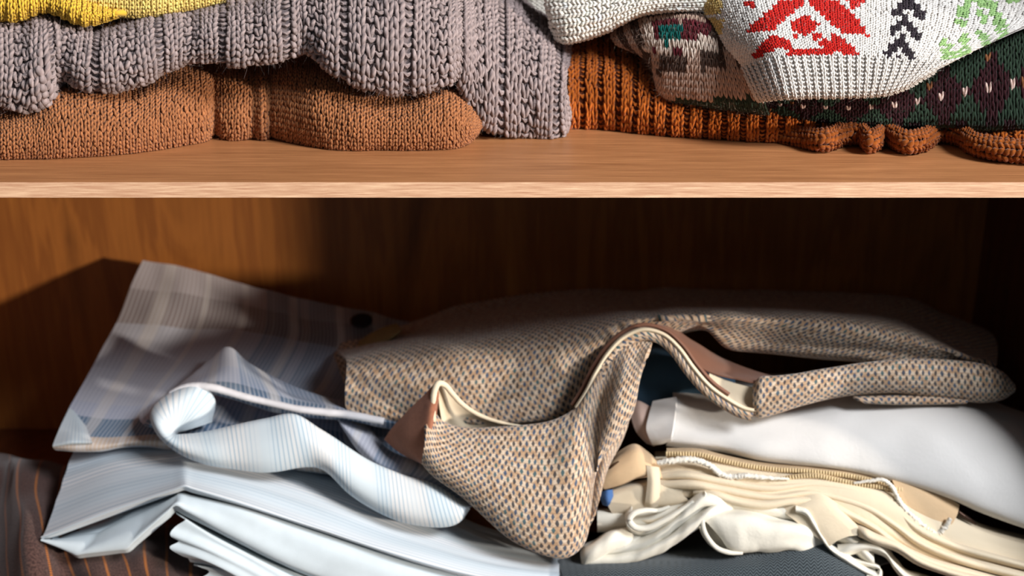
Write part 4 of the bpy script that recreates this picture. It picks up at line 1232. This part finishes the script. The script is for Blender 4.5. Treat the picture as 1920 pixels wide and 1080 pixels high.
rows = [[(1600, 742, .180), (1680, 740, .182), (1760, 742, .184), (1815, 748, .186)], [(1610, 750, .170), (1680, 750, .172), (1760, 752, .174), (1815, 754, .178)], [(1620, 756, .172), (1680, 758, .174), (1760, 758, .176), (1812, 757, .18)], [(1630, 754, .2), (1690, 756, .2), (1760, 756, .2), (1810, 755, .2)]]
cloth('under_flap', rows, TWEED, jk, 60, 20, 0.003, None, uvmode='mean')

# collar tip: brown felt triangle, cream piping loop and the dark pocket between
rows = [[(818, 716, .150), (822, 730, .147), (822, 752, .144), (818, 776, .142)],
        [(796, 738, .152), (803, 760, .140), (806, 790, .134), (808, 818, .130)],
        [(768, 766, .160), (778, 792, .146), (788, 822, .136), (798, 845, .128)],
        [(736, 800, .172), (750, 822, .158), (772, 846, .145), (794, 868, .132)],
        [(720, 824, .182), (734, 838, .174), (760, 856, .160), (790, 872, .145)]]
# columns must run to the right: reorder
rows_t = [[rows[4 - c][r] for c in range(5)] for r in range(4)]
cloth('collar_tip', rows_t, SUEDE, jk, 60, 50, 0.003, [(0.002, 0.03, 0.02, 0.4, 35)], 'brown felt collar tip')
cloth('collar_facing', [[(820, 718, .158), (840, 728, .172), (868, 758, .186), (905, 782, .188), (945, 792, .182)],
                        [(824, 760, .168), (846, 770, .186), (872, 784, .195), (908, 794, .195), (945, 800, .19)],
                        [(830, 800, .176), (850, 805, .19), (880, 808, .2), (912, 810, .2), (945, 812, .198)]], CREAML, jk, 50, 24, 0.0015, None, 'cream collar facing')
loop = [W(*p) for p in [(812, 790, .140), (812, 760, .142), (815, 732, .146), (822, 719, .150), (834, 722, .156), (848, 738, .162), (866, 757, .166), (890, 774, .166), (918, 786, .163), (948, 794, .158), (985, 799, .156)]]
tag(tube('piping', loop, [0.003, 0.0036, 0.0036, 0.0034, 0.003, 0.0026, 0.002, 0.0006], CREAML, jk, 80, 10, 1.0, 0.04), 'cream piping round the collar tip')
# dark sleeve end and the olive strap at the left of the jacket
rows = [[(622, 652, .400), (650, 640, .395), (690, 634, .39)], [(628, 672, .370), (655, 664, .365), (700, 660, .36)], [(640, 706, .335), (662, 702, .33), (700, 696, .33)], [(650, 730, .32), (668, 726, .318), (700, 720, .32)]]
cloth('inner_sleeve', rows, TWEED, jk, 40, 40, 0.004, None, uvmode='mean')
STRAP = m_plain('olive_strap', rgb(150, 132, 92), 0.8, 0.1, 90, 0.3)
rows = [[(672, 640, .385), (700, 622, .385), (725, 611, .385), (744, 606, .385)], [(672, 652, .365), (704, 634, .365), (730, 622, .365), (750, 613, .366)], [(678, 664, .352), (710, 646, .352), (736, 632, .352), (752, 620, .354)], [(684, 668, .36), (712, 650, .36), (738, 636, .36), (752, 623, .36)]]
cloth('strap', rows, STRAP, jk, 40, 24, 0.003, None, 'olive strap end')

# ------------------------------------------------------------------ trousers on the right
def m_cotton(name, c, var=0.05):
    m = Mat(name, 0.9, 0.12, 0.15)
    vec, u, v = m.uv()
    n = m.noise(m.obj(), 14, 3)
    m.base(m.ramp(n, [(0.3, tuple(x * (1 - var) for x in c[:3]) + (1,)), (0.7, c)]))
    tw = m.math('SINE', m.math('MULTIPLY', m.math('ADD', u, v), 6.2832 / 0.0016))
    m.bump(m.math('ADD', m.math('MULTIPLY', tw, 0.3), m.math('ADD', m.noise(vec, 300, 3), m.math('MULTIPLY', m.noise(vec, 60, 3), 1.6))), 0.4, 0.0009)
    return m.m


WHITE = m_cotton('white_denim', rgb(222, 218, 214))
BEIGE = m_cotton('beige_cotton', rgb(224, 207, 180))
BEIGE_IN = m_cotton('beige_facing', rgb(216, 184, 146))
CREAM = m_cotton('cream_cotton', rgb(232, 226, 212))
NAVY = m_cotton('navy_cotton', rgb(58, 84, 104))
PINKISH = m_cotton('pink_beige_cotton', rgb(216, 186, 172))

# ---- white trousers
wt = thing('white_trousers', (0.35, 0.25, 0.1), 'plump folded white trousers lying under the tweed sleeve', 'trousers', 'folded trousers on the right')
rows = [[(1262, 700, .34), (1350, 705, .33), (1480, 705, .33), (1620, 705, .33), (1760, 710, .32), (1860, 750, .30), (1990, 800, .28)],
        [(1262, 738, .235), (1350, 742, .235), (1480, 745, .235), (1620, 740, .235), (1760, 742, .230), (1870, 780, .215), (1990, 840, .195)],
        [(1264, 760, .200), (1350, 772, .190), (1480, 778, .184), (1620, 772, .180), (1760, 775, .174), (1870, 815, .158), (1990, 875, .145)],
        [(1262, 790, .180), (1350, 804, .168), (1480, 814, .158), (1620, 822, .148), (1760, 830, .138), (1870, 866, .122), (1990, 920, .112)],
        [(1258, 815, .172), (1350, 828, .158), (1480, 844, .145), (1620, 862, .132), (1760, 882, .118), (1870, 918, .103), (1990, 965, .096)],
        [(1252, 830, .172), (1350, 842, .158), (1480, 862, .143), (1620, 885, .128), (1740, 912, .114), (1850, 950, .099), (1990, 1000, .09)],
        [(1250, 836, .182), (1350, 848, .170), (1480, 869, .155), (1620, 894, .140), (1735, 924, .124), (1845, 962, .108), (1990, 1012, .098)],
        [(1250, 820, .28), (1350, 832, .27), (1480, 850, .26), (1620, 874, .25), (1735, 900, .23), (1845, 938, .21), (1990, 985, .2)]]
cloth('leg_fold', rows, WHITE, wt, 170, 100, 0.002, [(0.004, 0.10, 0.07, 0.4, 37), (0.0015, 0.04, 0.03, 0.2, 39)])
rows = [[(1224, 752, .215), (1245, 748, .212), (1268, 744, .208)], [(1216, 780, .195), (1240, 776, .19), (1266, 772, .186)], [(1212, 806, .186), (1236, 806, .18), (1262, 802, .174)], [(1222, 832, .182), (1238, 830, .176), (1258, 824, .17)], [(1226, 834, .2), (1242, 832, .2), (1262, 828, .2)]]
cloth('fold_edge', rows, WHITE, wt, 36, 40, 0.003, None)
rows = [[(1184, 752, .225), (1200, 752, .218), (1222, 764, .215)], [(1184, 784, .21), (1202, 782, .202), (1220, 790, .2)], [(1194, 812, .2), (1208, 812, .194), (1222, 814, .192)], [(1210, 830, .196), (1218, 832, .192), (1226, 834, .19)], [(1212, 830, .22), (1220, 832, .22), (1228, 834, .22)]]
tag(cloth('waistband_end', rows, PINKISH, wt, 36, 40, 0.003, None), 'pinkish end of the waistband')

# ---- navy garment in the shadow under the arch
nv_ = thing('navy_garment', (0.17, 0.3, 0.12), 'dark navy folded garment in shadow under the jacket arch', 'garment')
rows = [[(1176, 640, .36), (1230, 636, .35), (1300, 650, .35), (1380, 680, .35)], [(1180, 668, .27), (1230, 662, .265), (1300, 672, .262), (1380, 700, .26)], [(1184, 705, .245), (1230, 702, .242), (1300, 705, .242), (1380, 722, .242)], [(1188, 745, .238), (1230, 742, .238), (1300, 742, .24), (1380, 748, .24)], [(1188, 765, .24), (1230, 760, .242), (1300, 755, .245), (1380, 758, .25)]]
cloth('folded_cloth', rows, NAVY, nv_, 70, 50, 0.003, [(0.003, 0.02, 0.15, 0.1, 41)])

# ---- beige trousers with the open zip
bt = thing('beige_trousers', (0.3, 0.2, 0.05), 'beige cotton trousers with open zip and frayed white edge', 'trousers', 'folded trousers on the right')
rows = [[(1228, 850, .26), (1330, 845, .25), (1450, 862, .24), (1560, 880, .23), (1660, 905, .21), (1760, 945, .19), (1850, 985, .17), (1990, 1020, .16)],
        [(1230, 868, .158), (1330, 866, .152), (1450, 884, .144), (1560, 896, .138), (1660, 916, .130), (1760, 958, .118), (1850, 1000, .108), (1990, 1040, .10)],
        [(1232, 884, .146), (1330, 886, .138), (1450, 902, .130), (1560, 906, .126), (1660, 930, .117), (1760, 982, .104), (1850, 1020, .097), (1990, 1055, .09)],
        [(1234, 902, .138), (1330, 904, .131), (1450, 914, .124), (1560, 920, .119), (1650, 946, .110), (1750, 1000, .098), (1850, 1036, .091), (1990, 1070, .084)],
        [(1236, 920, .134), (1330, 918, .129), (1450, 926, .121), (1560, 934, .115), (1640, 962, .106), (1740, 1018, .094), (1850, 1054, .087), (1990, 1086, .08)],
        [(1238, 936, .134), (1330, 930, .131), (1450, 942, .121), (1560, 956, .114), (1640, 986, .104), (1740, 1040, .091), (1850, 1074, .083), (1990, 1104, .076)],
        [(1240, 944, .15), (1330, 936, .15), (1450, 950, .14), (1560, 966, .13), (1640, 996, .12), (1740, 1050, .106), (1850, 1084, .096), (1990, 1112, .09)],
        [(1240, 930, .26), (1330, 925, .25), (1450, 938, .24), (1560, 950, .22), (1640, 975, .2), (1740, 1025, .18), (1850, 1060, .16), (1990, 1090, .15)]]
cloth('leg_fold', rows, BEIGE, bt, 180, 110, 0.0018, [(0.0030, 0.16, 0.0105, 0.25, 43), (0.001, 0.05, 0.02, 0.3, 45)])
# layered folds below: separate turned plies sliding down to the right
PL = [([(1236, 888), (1290, 886), (1345, 896), (1400, 905), (1450, 909), (1520, 903), (1570, 908), (1630, 924), (1680, 952), (1720, 986), (1790, 1018), (1880, 1044), (1990, 1072)], .0),
      ([(1240, 904), (1300, 902), (1350, 911), (1400, 921), (1450, 927), (1520, 919), (1570, 928), (1630, 948), (1676, 978), (1720, 1010), (1790, 1040), (1880, 1066), (1990, 1092)], -.002),
      ([(1300, 916), (1340, 922), (1380, 934), (1430, 941), (1490, 934), (1540, 936), (1590, 958), (1640, 985), (1690, 1022), (1740, 1046), (1800, 1064), (1880, 1086), (1990, 1110)], -.004),
      ([(1600, 985), (1620, 994), (1640, 1004), (1680, 1018), (1720, 1044), (1770, 1064), (1830, 1080), (1900, 1096), (1950, 1108), (1990, 1116)], -.010)]
for i_, (pl, d_) in enumerate(PL):
    q = [(x, y, 0.1285 + d_ - (y - 890) * 0.00032 + (.012 if j_ == 0 else 0)) for j_, (x, y) in enumerate(pl)]
    rows = [[(x, y - 6, Y + .04) for x, y, Y in q], [(x, y - 2, Y + .005) for x, y, Y in q], [(x, y + 4, Y - .002) for x, y, Y in q], [(x, y + 10, Y - .002) for x, y, Y in q], [(x, y + 15, Y + .004) for x, y, Y in q], [(x, y + 13, Y + .04) for x, y, Y in q]]
    cloth('turned_ply', rows, BEIGE, bt, 150, 36, 0.0014, [(0.0012, 0.05, 0.03, 0.3, 46 + i_)])
# waistband at the left with buttonhole, loop and blue label
rows = [[(1134, 872, .175), (1160, 846, .178), (1190, 832, .178), (1214, 846, .172), (1232, 862, .17)],
        [(1130, 884, .152), (1162, 862, .150), (1192, 848, .150), (1220, 862, .147), (1238, 874, .148)],
        [(1126, 898, .144), (1160, 884, .139), (1192, 872, .138), (1220, 876, .138), (1240, 886, .140)],
        [(1132, 916, .142), (1164, 905, .136), (1194, 893, .134), (1222, 892, .134), (1242, 898, .137)],
        [(1136, 920, .150), (1166, 910, .144), (1196, 898, .142), (1222, 897, .142), (1242, 902, .145)]]
wb = cloth('waistband', rows, BEIGE_IN, bt, 60, 50, 0.0025, [(0.0012, 0.03, 0.02, 0.3, 49)], 'tan waistband with a buttonhole')
tube('buttonhole', [W(1142, 880, .146), W(1150, 872, .1465), W(1160, 865, .147)], [0.0008, 0.0018, 0.0008], m_plain('buttonhole_thread', rgb(70, 48, 32), 0.9), wb, 20, 8)
rows = [[(1150, 915, .155), (1190, 902, .152), (1230, 895, .150), (1280, 895, .148)], [(1142, 928, .140), (1188, 915, .135), (1230, 908, .133), (1280, 906, .133)], [(1140, 946, .135), (1188, 938, .130), (1230, 930, .128), (1280, 926, .130)], [(1148, 962, .134), (1190, 958, .129), (1235, 948, .128), (1290, 938, .130)], [(1152, 966, .142), (1194, 962, .138), (1238, 952, .138), (1292, 943, .138)]]
cloth('front_panel', rows, BEIGE, bt, 70, 50, 0.002, [(0.0015, 0.03, 0.03, 0.3, 50)])
rows = [[(1212, 872, .138), (1222, 874, .136), (1236, 876, .137)], [(1214, 900, .129), (1224, 901, .126), (1238, 902, .128)], [(1210, 938, .124), (1222, 940, .121), (1236, 938, .124)], [(1208, 952, .128), (1220, 954, .126), (1234, 950, .128)]]
cloth('belt_loop', rows, BEIGE, bt, 20, 36, 0.002)
rows = [[(1128, 922, .142), (1138, 919, .138), (1149, 918, .139)], [(1126, 934, .140), (1138, 934, .134), (1150, 932, .136)], [(1130, 947, .139), (1140, 949, .134), (1149, 946, .135)]]
tag(cloth('size_label', rows, m_cotton('blue_label_cloth', rgb(74, 108, 160)), bt, 20, 20, 0.0008), 'small blue label')
# zip: two rows of teeth on brown tape
ZIPT = m_plain('zip_tape', rgb(182, 158, 128), 0.9, 0.08, 120, 0.4)
TEETH = m_plain('zip_teeth', rgb(224, 198, 152), 0.4, 0.15, 200, 0.1, spec=0.5)
z1 = [(1250, 851, .150), (1310, 852, .148), (1350, 862, .145), (1400, 873, .142), (1450, 880, .139), (1520, 884, .136), (1590, 892, .133), (1650, 904, .130), (1700, 912, .127), (1745, 922, .124)]
z2 = [(1330, 888, .138), (1400, 896, .134), (1450, 900, .131), (1490, 894, .130), (1530, 892, .129), (1570, 900, .127), (1610, 908, .125), (1660, 914, .122), (1690, 918, .121)]
for zi, z in enumerate((z1, z2)):
    rows = [[(x, y - 11 + (6 if zi else 0), Y + .014) for x, y, Y in z], [(x, y - 4, Y + .003) for x, y, Y in z], [(x, y + 3, Y + .001) for x, y, Y in z], [(x, y + 8, Y + .003) for x, y, Y in z]]
    tp = cloth('zip_tape', rows, ZIPT, bt, 110, 20, 0.001, None, 'brown zip tape')
    C = _resample(_interp(np.array([W(*p) for p in z]), 400)[None], 1, int(np.linalg.norm(np.diff(np.array([W(*p) for p in z]), axis=0), axis=1).sum() / 0.0031))[0]
    T = np.gradient(C, axis=0); T /= np.linalg.norm(T, axis=1, keepdims=True)
    VV, FF = [], []
    for k_, (c_, t_) in enumerate(zip(C, T)):
        n_ = np.array([0, -0.8, 0.6]); s_ = np.cross(t_, n_); s_ /= np.linalg.norm(s_); n_ = np.cross(s_, t_)
        o_ = len(VV)
        for a_ in (-1, 1):
            for b_ in (-1, 1):
                for d_ in (0, 1): VV.append(c_ + t_ * a_ * 0.0010 * (1 - .25 * d_) + s_ * b_ * 0.0026 * (1 - .2 * d_) + n_ * (0.0002 + d_ * 0.0018))
        FF += [[o_ + x for x in f] for f in ((0, 1, 3, 2), (4, 6, 7, 5), (0, 4, 5, 1), (2, 3, 7, 6), (1, 5, 7, 3))]
    tt = mesh_obj('zip_teeth', np.array(VV), np.array(FF), TEETH, tp, smooth=False); tt['kind'] = 'stuff'
# frayed white edge and the turned fly end
FRAY = m_plain('frayed_white_thread', rgb(232, 224, 210), 0.95, 0.05, 200, 0.6, 0.001, 0.3)
for path, rad in (([(1232, 868, .138), (1260, 864, .136), (1300, 862, .135), (1330, 872, .133), (1350, 888, .131), (1372, 894, .130), (1400, 892, .128), (1440, 896, .126), (1480, 898, .125)], [0.003, 0.0040, 0.0036, 0.004, 0.0036, 0.003, 0.0012]),
                  ([(1600, 906, .124), (1630, 902, .122), (1655, 900, .120), (1672, 912, .117), (1684, 936, .113), (1700, 958, .109), (1720, 976, .105), (1740, 992, .102), (1760, 998, .100), (1772, 988, .100), (1782, 972, .101)], [0.0015, 0.0022, 0.0026, 0.003, 0.0036, 0.0045, 0.004, 0.0036, 0.0026])):
    P = np.array([W(*p) for p in path])
    fr = tube('frayed_edge', P, rad, FRAY, bt, 120, 9, 0.9, 0.32, 5)
    fr['label'] = 'frayed white edge'
rows = [[(1672, 898, .127), (1700, 900, .126), (1740, 912, .124), (1775, 930, .121), (1800, 946, .119)], [(1682, 920, .119), (1708, 925, .117), (1744, 936, .115), (1774, 950, .113), (1796, 962, .112)], [(1696, 946, .112), (1716, 952, .110), (1744, 962, .108), (1768, 972, .107), (1788, 978, .107)], [(1724, 976, .105), (1738, 984, .104), (1754, 990, .103), (1768, 990, .103), (1780, 988, .104)]]
tag(cloth('fly_end', rows, BEIGE_IN, bt, 50, 50, 0.002, [(0.001, 0.03, 0.02, 0.2, 53)]), 'tan end of the fly')
HOOK = Mat('dark_metal', 0.35, 0.6); HOOK.base(rgb(70, 52, 44)); HOOK.b.inputs['Metallic'].default_value = 0.9
tube('zip_pull', [W(1796, 958, .117), W(1806, 966, .115), W(1818, 974, .113), W(1828, 982, .112)], [0.004, 0.0055, 0.0045, 0.003], HOOK.m, bt, 30, 10, 0.5)

# ---- cream trousers in ruffled folds below
ct = thing('cream_trousers', (0.2, 0.15, 0.02), 'cream cotton trousers in soft ruffled folds on the dark grey cloth', 'trousers', 'folded trousers on the right')
def ply(path, rows_off, mat, par, nm='ruffle', nu=140, nv=44, th=0.0018, wr=((0.0016, 0.03, 0.012, 0.6, 71), (0.0008, 0.012, 0.02, 0.3, 72)), label=None):
    rows = [[(x, y + dy, Y + dY) for x, y, Y in path] for dy, dY in rows_off]
    return cloth(nm, rows, mat, par, nu, nv, th, wr, label)


ROLL = [(-8, .05), (-3, .010), (6, -.002), (18, -.005), (30, -.001), (37, .008), (34, .05)]
# long back layer
ply([(1120, 962, .135), (1160, 962, .132), (1190, 962, .130), (1240, 955, .127), (1290, 945, .124), (1330, 930, .122), (1380, 932, .118), (1430, 940, .114), (1480, 952, .110), (1540, 964, .105), (1590, 990, .100), (1640, 1040, .09)], ROLL, CREAM, ct, wr=[(0.002, 0.05, 0.02, 0.3, 55)])
# curled loop on the left
c0 = [(1186, 958), (1178, 968), (1176, 982), (1188, 994), (1206, 997), (1230, 990), (1262, 972), (1296, 950), (1322, 928)]
ply([(x, y - 6, .118 - i_ * .0012) for i_, (x, y) in enumerate(c0)], [(-2, .045), (0, .006), (5, -.003), (11, -.003), (15, .005), (13, .045)], CREAM, ct, 'curled_fold', 100, 30)
ply([(1190, 962, .128), (1205, 968, .124), (1228, 968, .122), (1250, 960, .121), (1275, 948, .121)], [(-4, .04), (0, .006), (8, .000), (14, .006), (12, .04)], BEIGE, ct, 'curled_fold', 50, 24)
tube('curled_hem', [W(*p) for p in [(1300, 940, .108), (1270, 960, .106), (1240, 978, .104), (1212, 990, .103), (1190, 988, .103), (1180, 975, .105), (1188, 963, .108), (1210, 957, .112), (1235, 957, .116), (1255, 950, .122)]], [0.002, 0.0036, 0.004, 0.004, 0.004, 0.0038, 0.003, 0.002], CREAM, ct, 90, 10, 0.9, 0.03)
tube('lobe_rim', [W(*p) for p in [(1330, 958, .099), (1318, 968, .097), (1318, 988, .095), (1328, 1010, .092), (1345, 1028, .090), (1368, 1036, .089), (1392, 1037, .090)]], [0.002, 0.003, 0.0032, 0.0032, 0.0032, 0.002], CREAM, ct, 60, 10, 0.9, 0.03)
# middle diagonal pleats
ply([(1100, 1030, .118), (1140, 1018, .113), (1180, 1012, .109), (1220, 1000, .106), (1255, 975, .104), (1290, 945, .104), (1318, 924, .106), (1345, 924, .110), (1385, 932, .125), (1410, 940, .14)], [(-4, .05), (0, .008), (10, -.002), (22, -.003), (30, .006), (28, .05)], CREAM, ct, nu=130)
ply([(1090, 1040, .112), (1130, 1042, .105), (1175, 1036, .101), (1225, 1018, .098), (1265, 996, .096), (1300, 972, .095), (1330, 950, .098), (1360, 940, .112), (1400, 945, .13)], [(-4, .05), (0, .006), (8, -.002), (18, -.002), (24, .006), (22, .05)], CREAM, ct, nu=130)
ply([(1088, 1030, .118), (1095, 1026, .108), (1112, 1018, .103), (1150, 996, .106), (1190, 992, .116), (1230, 985, .135)], [(-6, .04), (0, .006), (16, -.003), (32, -.002), (40, .006), (38, .04)], CREAM, ct, 'left_end', 80, 40)
# the big front lobe with its open end
rows = [[(1312, 965, .125), (1345, 958, .122), (1385, 955, .118), (1440, 965, .112), (1500, 975, .106), (1590, 985, .14)],
        [(1318, 972, .104), (1345, 968, .100), (1385, 966, .097), (1440, 975, .093), (1500, 986, .091), (1595, 1000, .13)],
        [(1330, 985, .098), (1355, 982, .093), (1390, 982, .089), (1440, 990, .086), (1500, 998, .086), (1598, 1012, .125)],
        [(1352, 1010, .094), (1370, 1008, .089), (1400, 1008, .085), (1440, 1012, .083), (1490, 1014, .085), (1598, 1026, .125)],
        [(1366, 1030, .096), (1380, 1032, .090), (1410, 1034, .087), (1440, 1034, .086), (1485, 1030, .088), (1595, 1040, .128)],
        [(1370, 1034, .12), (1385, 1038, .11), (1412, 1040, .11), (1442, 1038, .11), (1485, 1034, .11), (1590, 1044, .14)]]
cloth('front_lobe', rows, CREAM, ct, 130, 60, 0.002, [(0.003, 0.035, 0.03, 0.5, 57), (0.0012, 0.014, 0.02, 0.3, 58)])
rows = [[(1312, 966, .112), (1330, 966, .118), (1348, 974, .118)], [(1314, 992, .100), (1336, 992, .112), (1356, 1000, .112)], [(1328, 1016, .095), (1345, 1020, .105), (1362, 1026, .106)], [(1348, 1034, .093), (1362, 1034, .098), (1374, 1036, .1)]]
cloth('lobe_inside', rows, CREAM, ct, 36, 40, 0.0018)
# diagonal turned flap and looped ends on the right
rows = [[(1455, 952, .118), (1500, 930, .118), (1535, 925, .116), (1570, 945, .112), (1605, 978, .106)], [(1480, 968, .104), (1515, 948, .104), (1550, 948, .102), (1585, 968, .098), (1612, 990, .095)], [(1520, 1000, .094), (1545, 985, .093), (1575, 980, .092), (1600, 992, .090), (1618, 1000, .090)], [(1556, 1024, .088), (1570, 1014, .087), (1590, 1006, .087), (1606, 1004, .088), (1620, 1004, .089)]]
cloth('turned_flap', rows, BEIGE, ct, 60, 50, 0.0018, [(0.001, 0.03, 0.02, 0.2, 59)])
ply([(1492, 950, .100), (1512, 956, .097), (1525, 975, .094), (1540, 1000, .090), (1560, 1026, .087), (1590, 1044, .084), (1625, 1066, .081), (1650, 1078, .08)], [(-7, .04), (-2, .005), (6, -.002), (14, .005), (12, .04)], CREAM, ct, 'hem_edge', 90, 24)
ply([(1570, 1026, .092), (1600, 1020, .088), (1635, 1018, .085), (1660, 1028, .082), (1678, 1052, .080), (1700, 1074, .078), (1760, 1092, .075), (1850, 1106, .072), (1990, 1124, .066)], [(-8, .05), (-2, .006), (8, -.002), (17, .005), (15, .05)], CREAM, ct, 'hem_edge', 110, 24)
ply([(1580, 1046, .090), (1620, 1050, .086), (1650, 1062, .083), (1648, 1074, .081), (1625, 1078, .081)], [(-3, .03), (0, .004), (5, -.001), (9, .004), (8, .03)], CREAM, ct, 'hem_edge', 60, 20)


# ---- dark grey herringbone cloth under everything on the right
def m_herring():
    m = Mat('herringbone_wool', 0.95, 0.1, 0.2)
    vec, u, v = m.uv()
    p = 0.0085
    f = m.math('ABSOLUTE', m.math('SUBTRACT', m.math('FRACT', m.math('DIVIDE', u, p)), 0.5))
    z = m.math('ADD', m.math('DIVIDE', v, 0.0036), m.math('MULTIPLY', f, 2.4))
    s_ = m.math('SINE', m.math('MULTIPLY', z, 6.2832))
    n = m.noise(vec, 700, 3)
    k = m.range(m.math('ADD', s_, m.math('MULTIPLY', n, 1.0)), 0.1, 1.3)
    m.base(m.mix(k, rgb(38, 43, 47), rgb(88, 97, 102)))
    m.bump(m.math('ADD', s_, n), 0.5, 0.0007)
    return m.m


hb = thing('herringbone_cloth', (0.2, 0.15, 0.0), 'dark grey herringbone wool cloth lying beneath the cream trousers', 'cloth')
rows = [[(1040, 1020, .25), (1150, 1010, .24), (1300, 1000, .23), (1450, 990, .22), (1600, 1000, .2), (1750, 1040, .18)],
        [(1045, 1050, .13), (1150, 1046, .126), (1300, 1040, .12), (1450, 1022, .112), (1540, 1015, .105), (1640, 1065, .098)],
        [(1050, 1064, .105), (1150, 1058, .1), (1300, 1052, .096), (1420, 1044, .093), (1530, 1036, .089), (1640, 1085, .086)],
        [(1055, 1080, .085), (1150, 1076, .082), (1300, 1072, .079), (1420, 1066, .077), (1530, 1064, .075), (1640, 1100, .074)],
        [(1060, 1104, .072), (1150, 1102, .070), (1300, 1100, .068), (1420, 1096, .067), (1530, 1094, .066), (1640, 1118, .066)],
        [(1060, 1128, .075), (1150, 1128, .073), (1300, 1126, .072), (1420, 1124, .071), (1530, 1122, .07), (1640, 1130, .07)]]
cloth('wool_cloth', rows, m_herring(), hb, 130, 70, 0.003, [(0.002, 0.08, 0.06, 0.3, 61)])
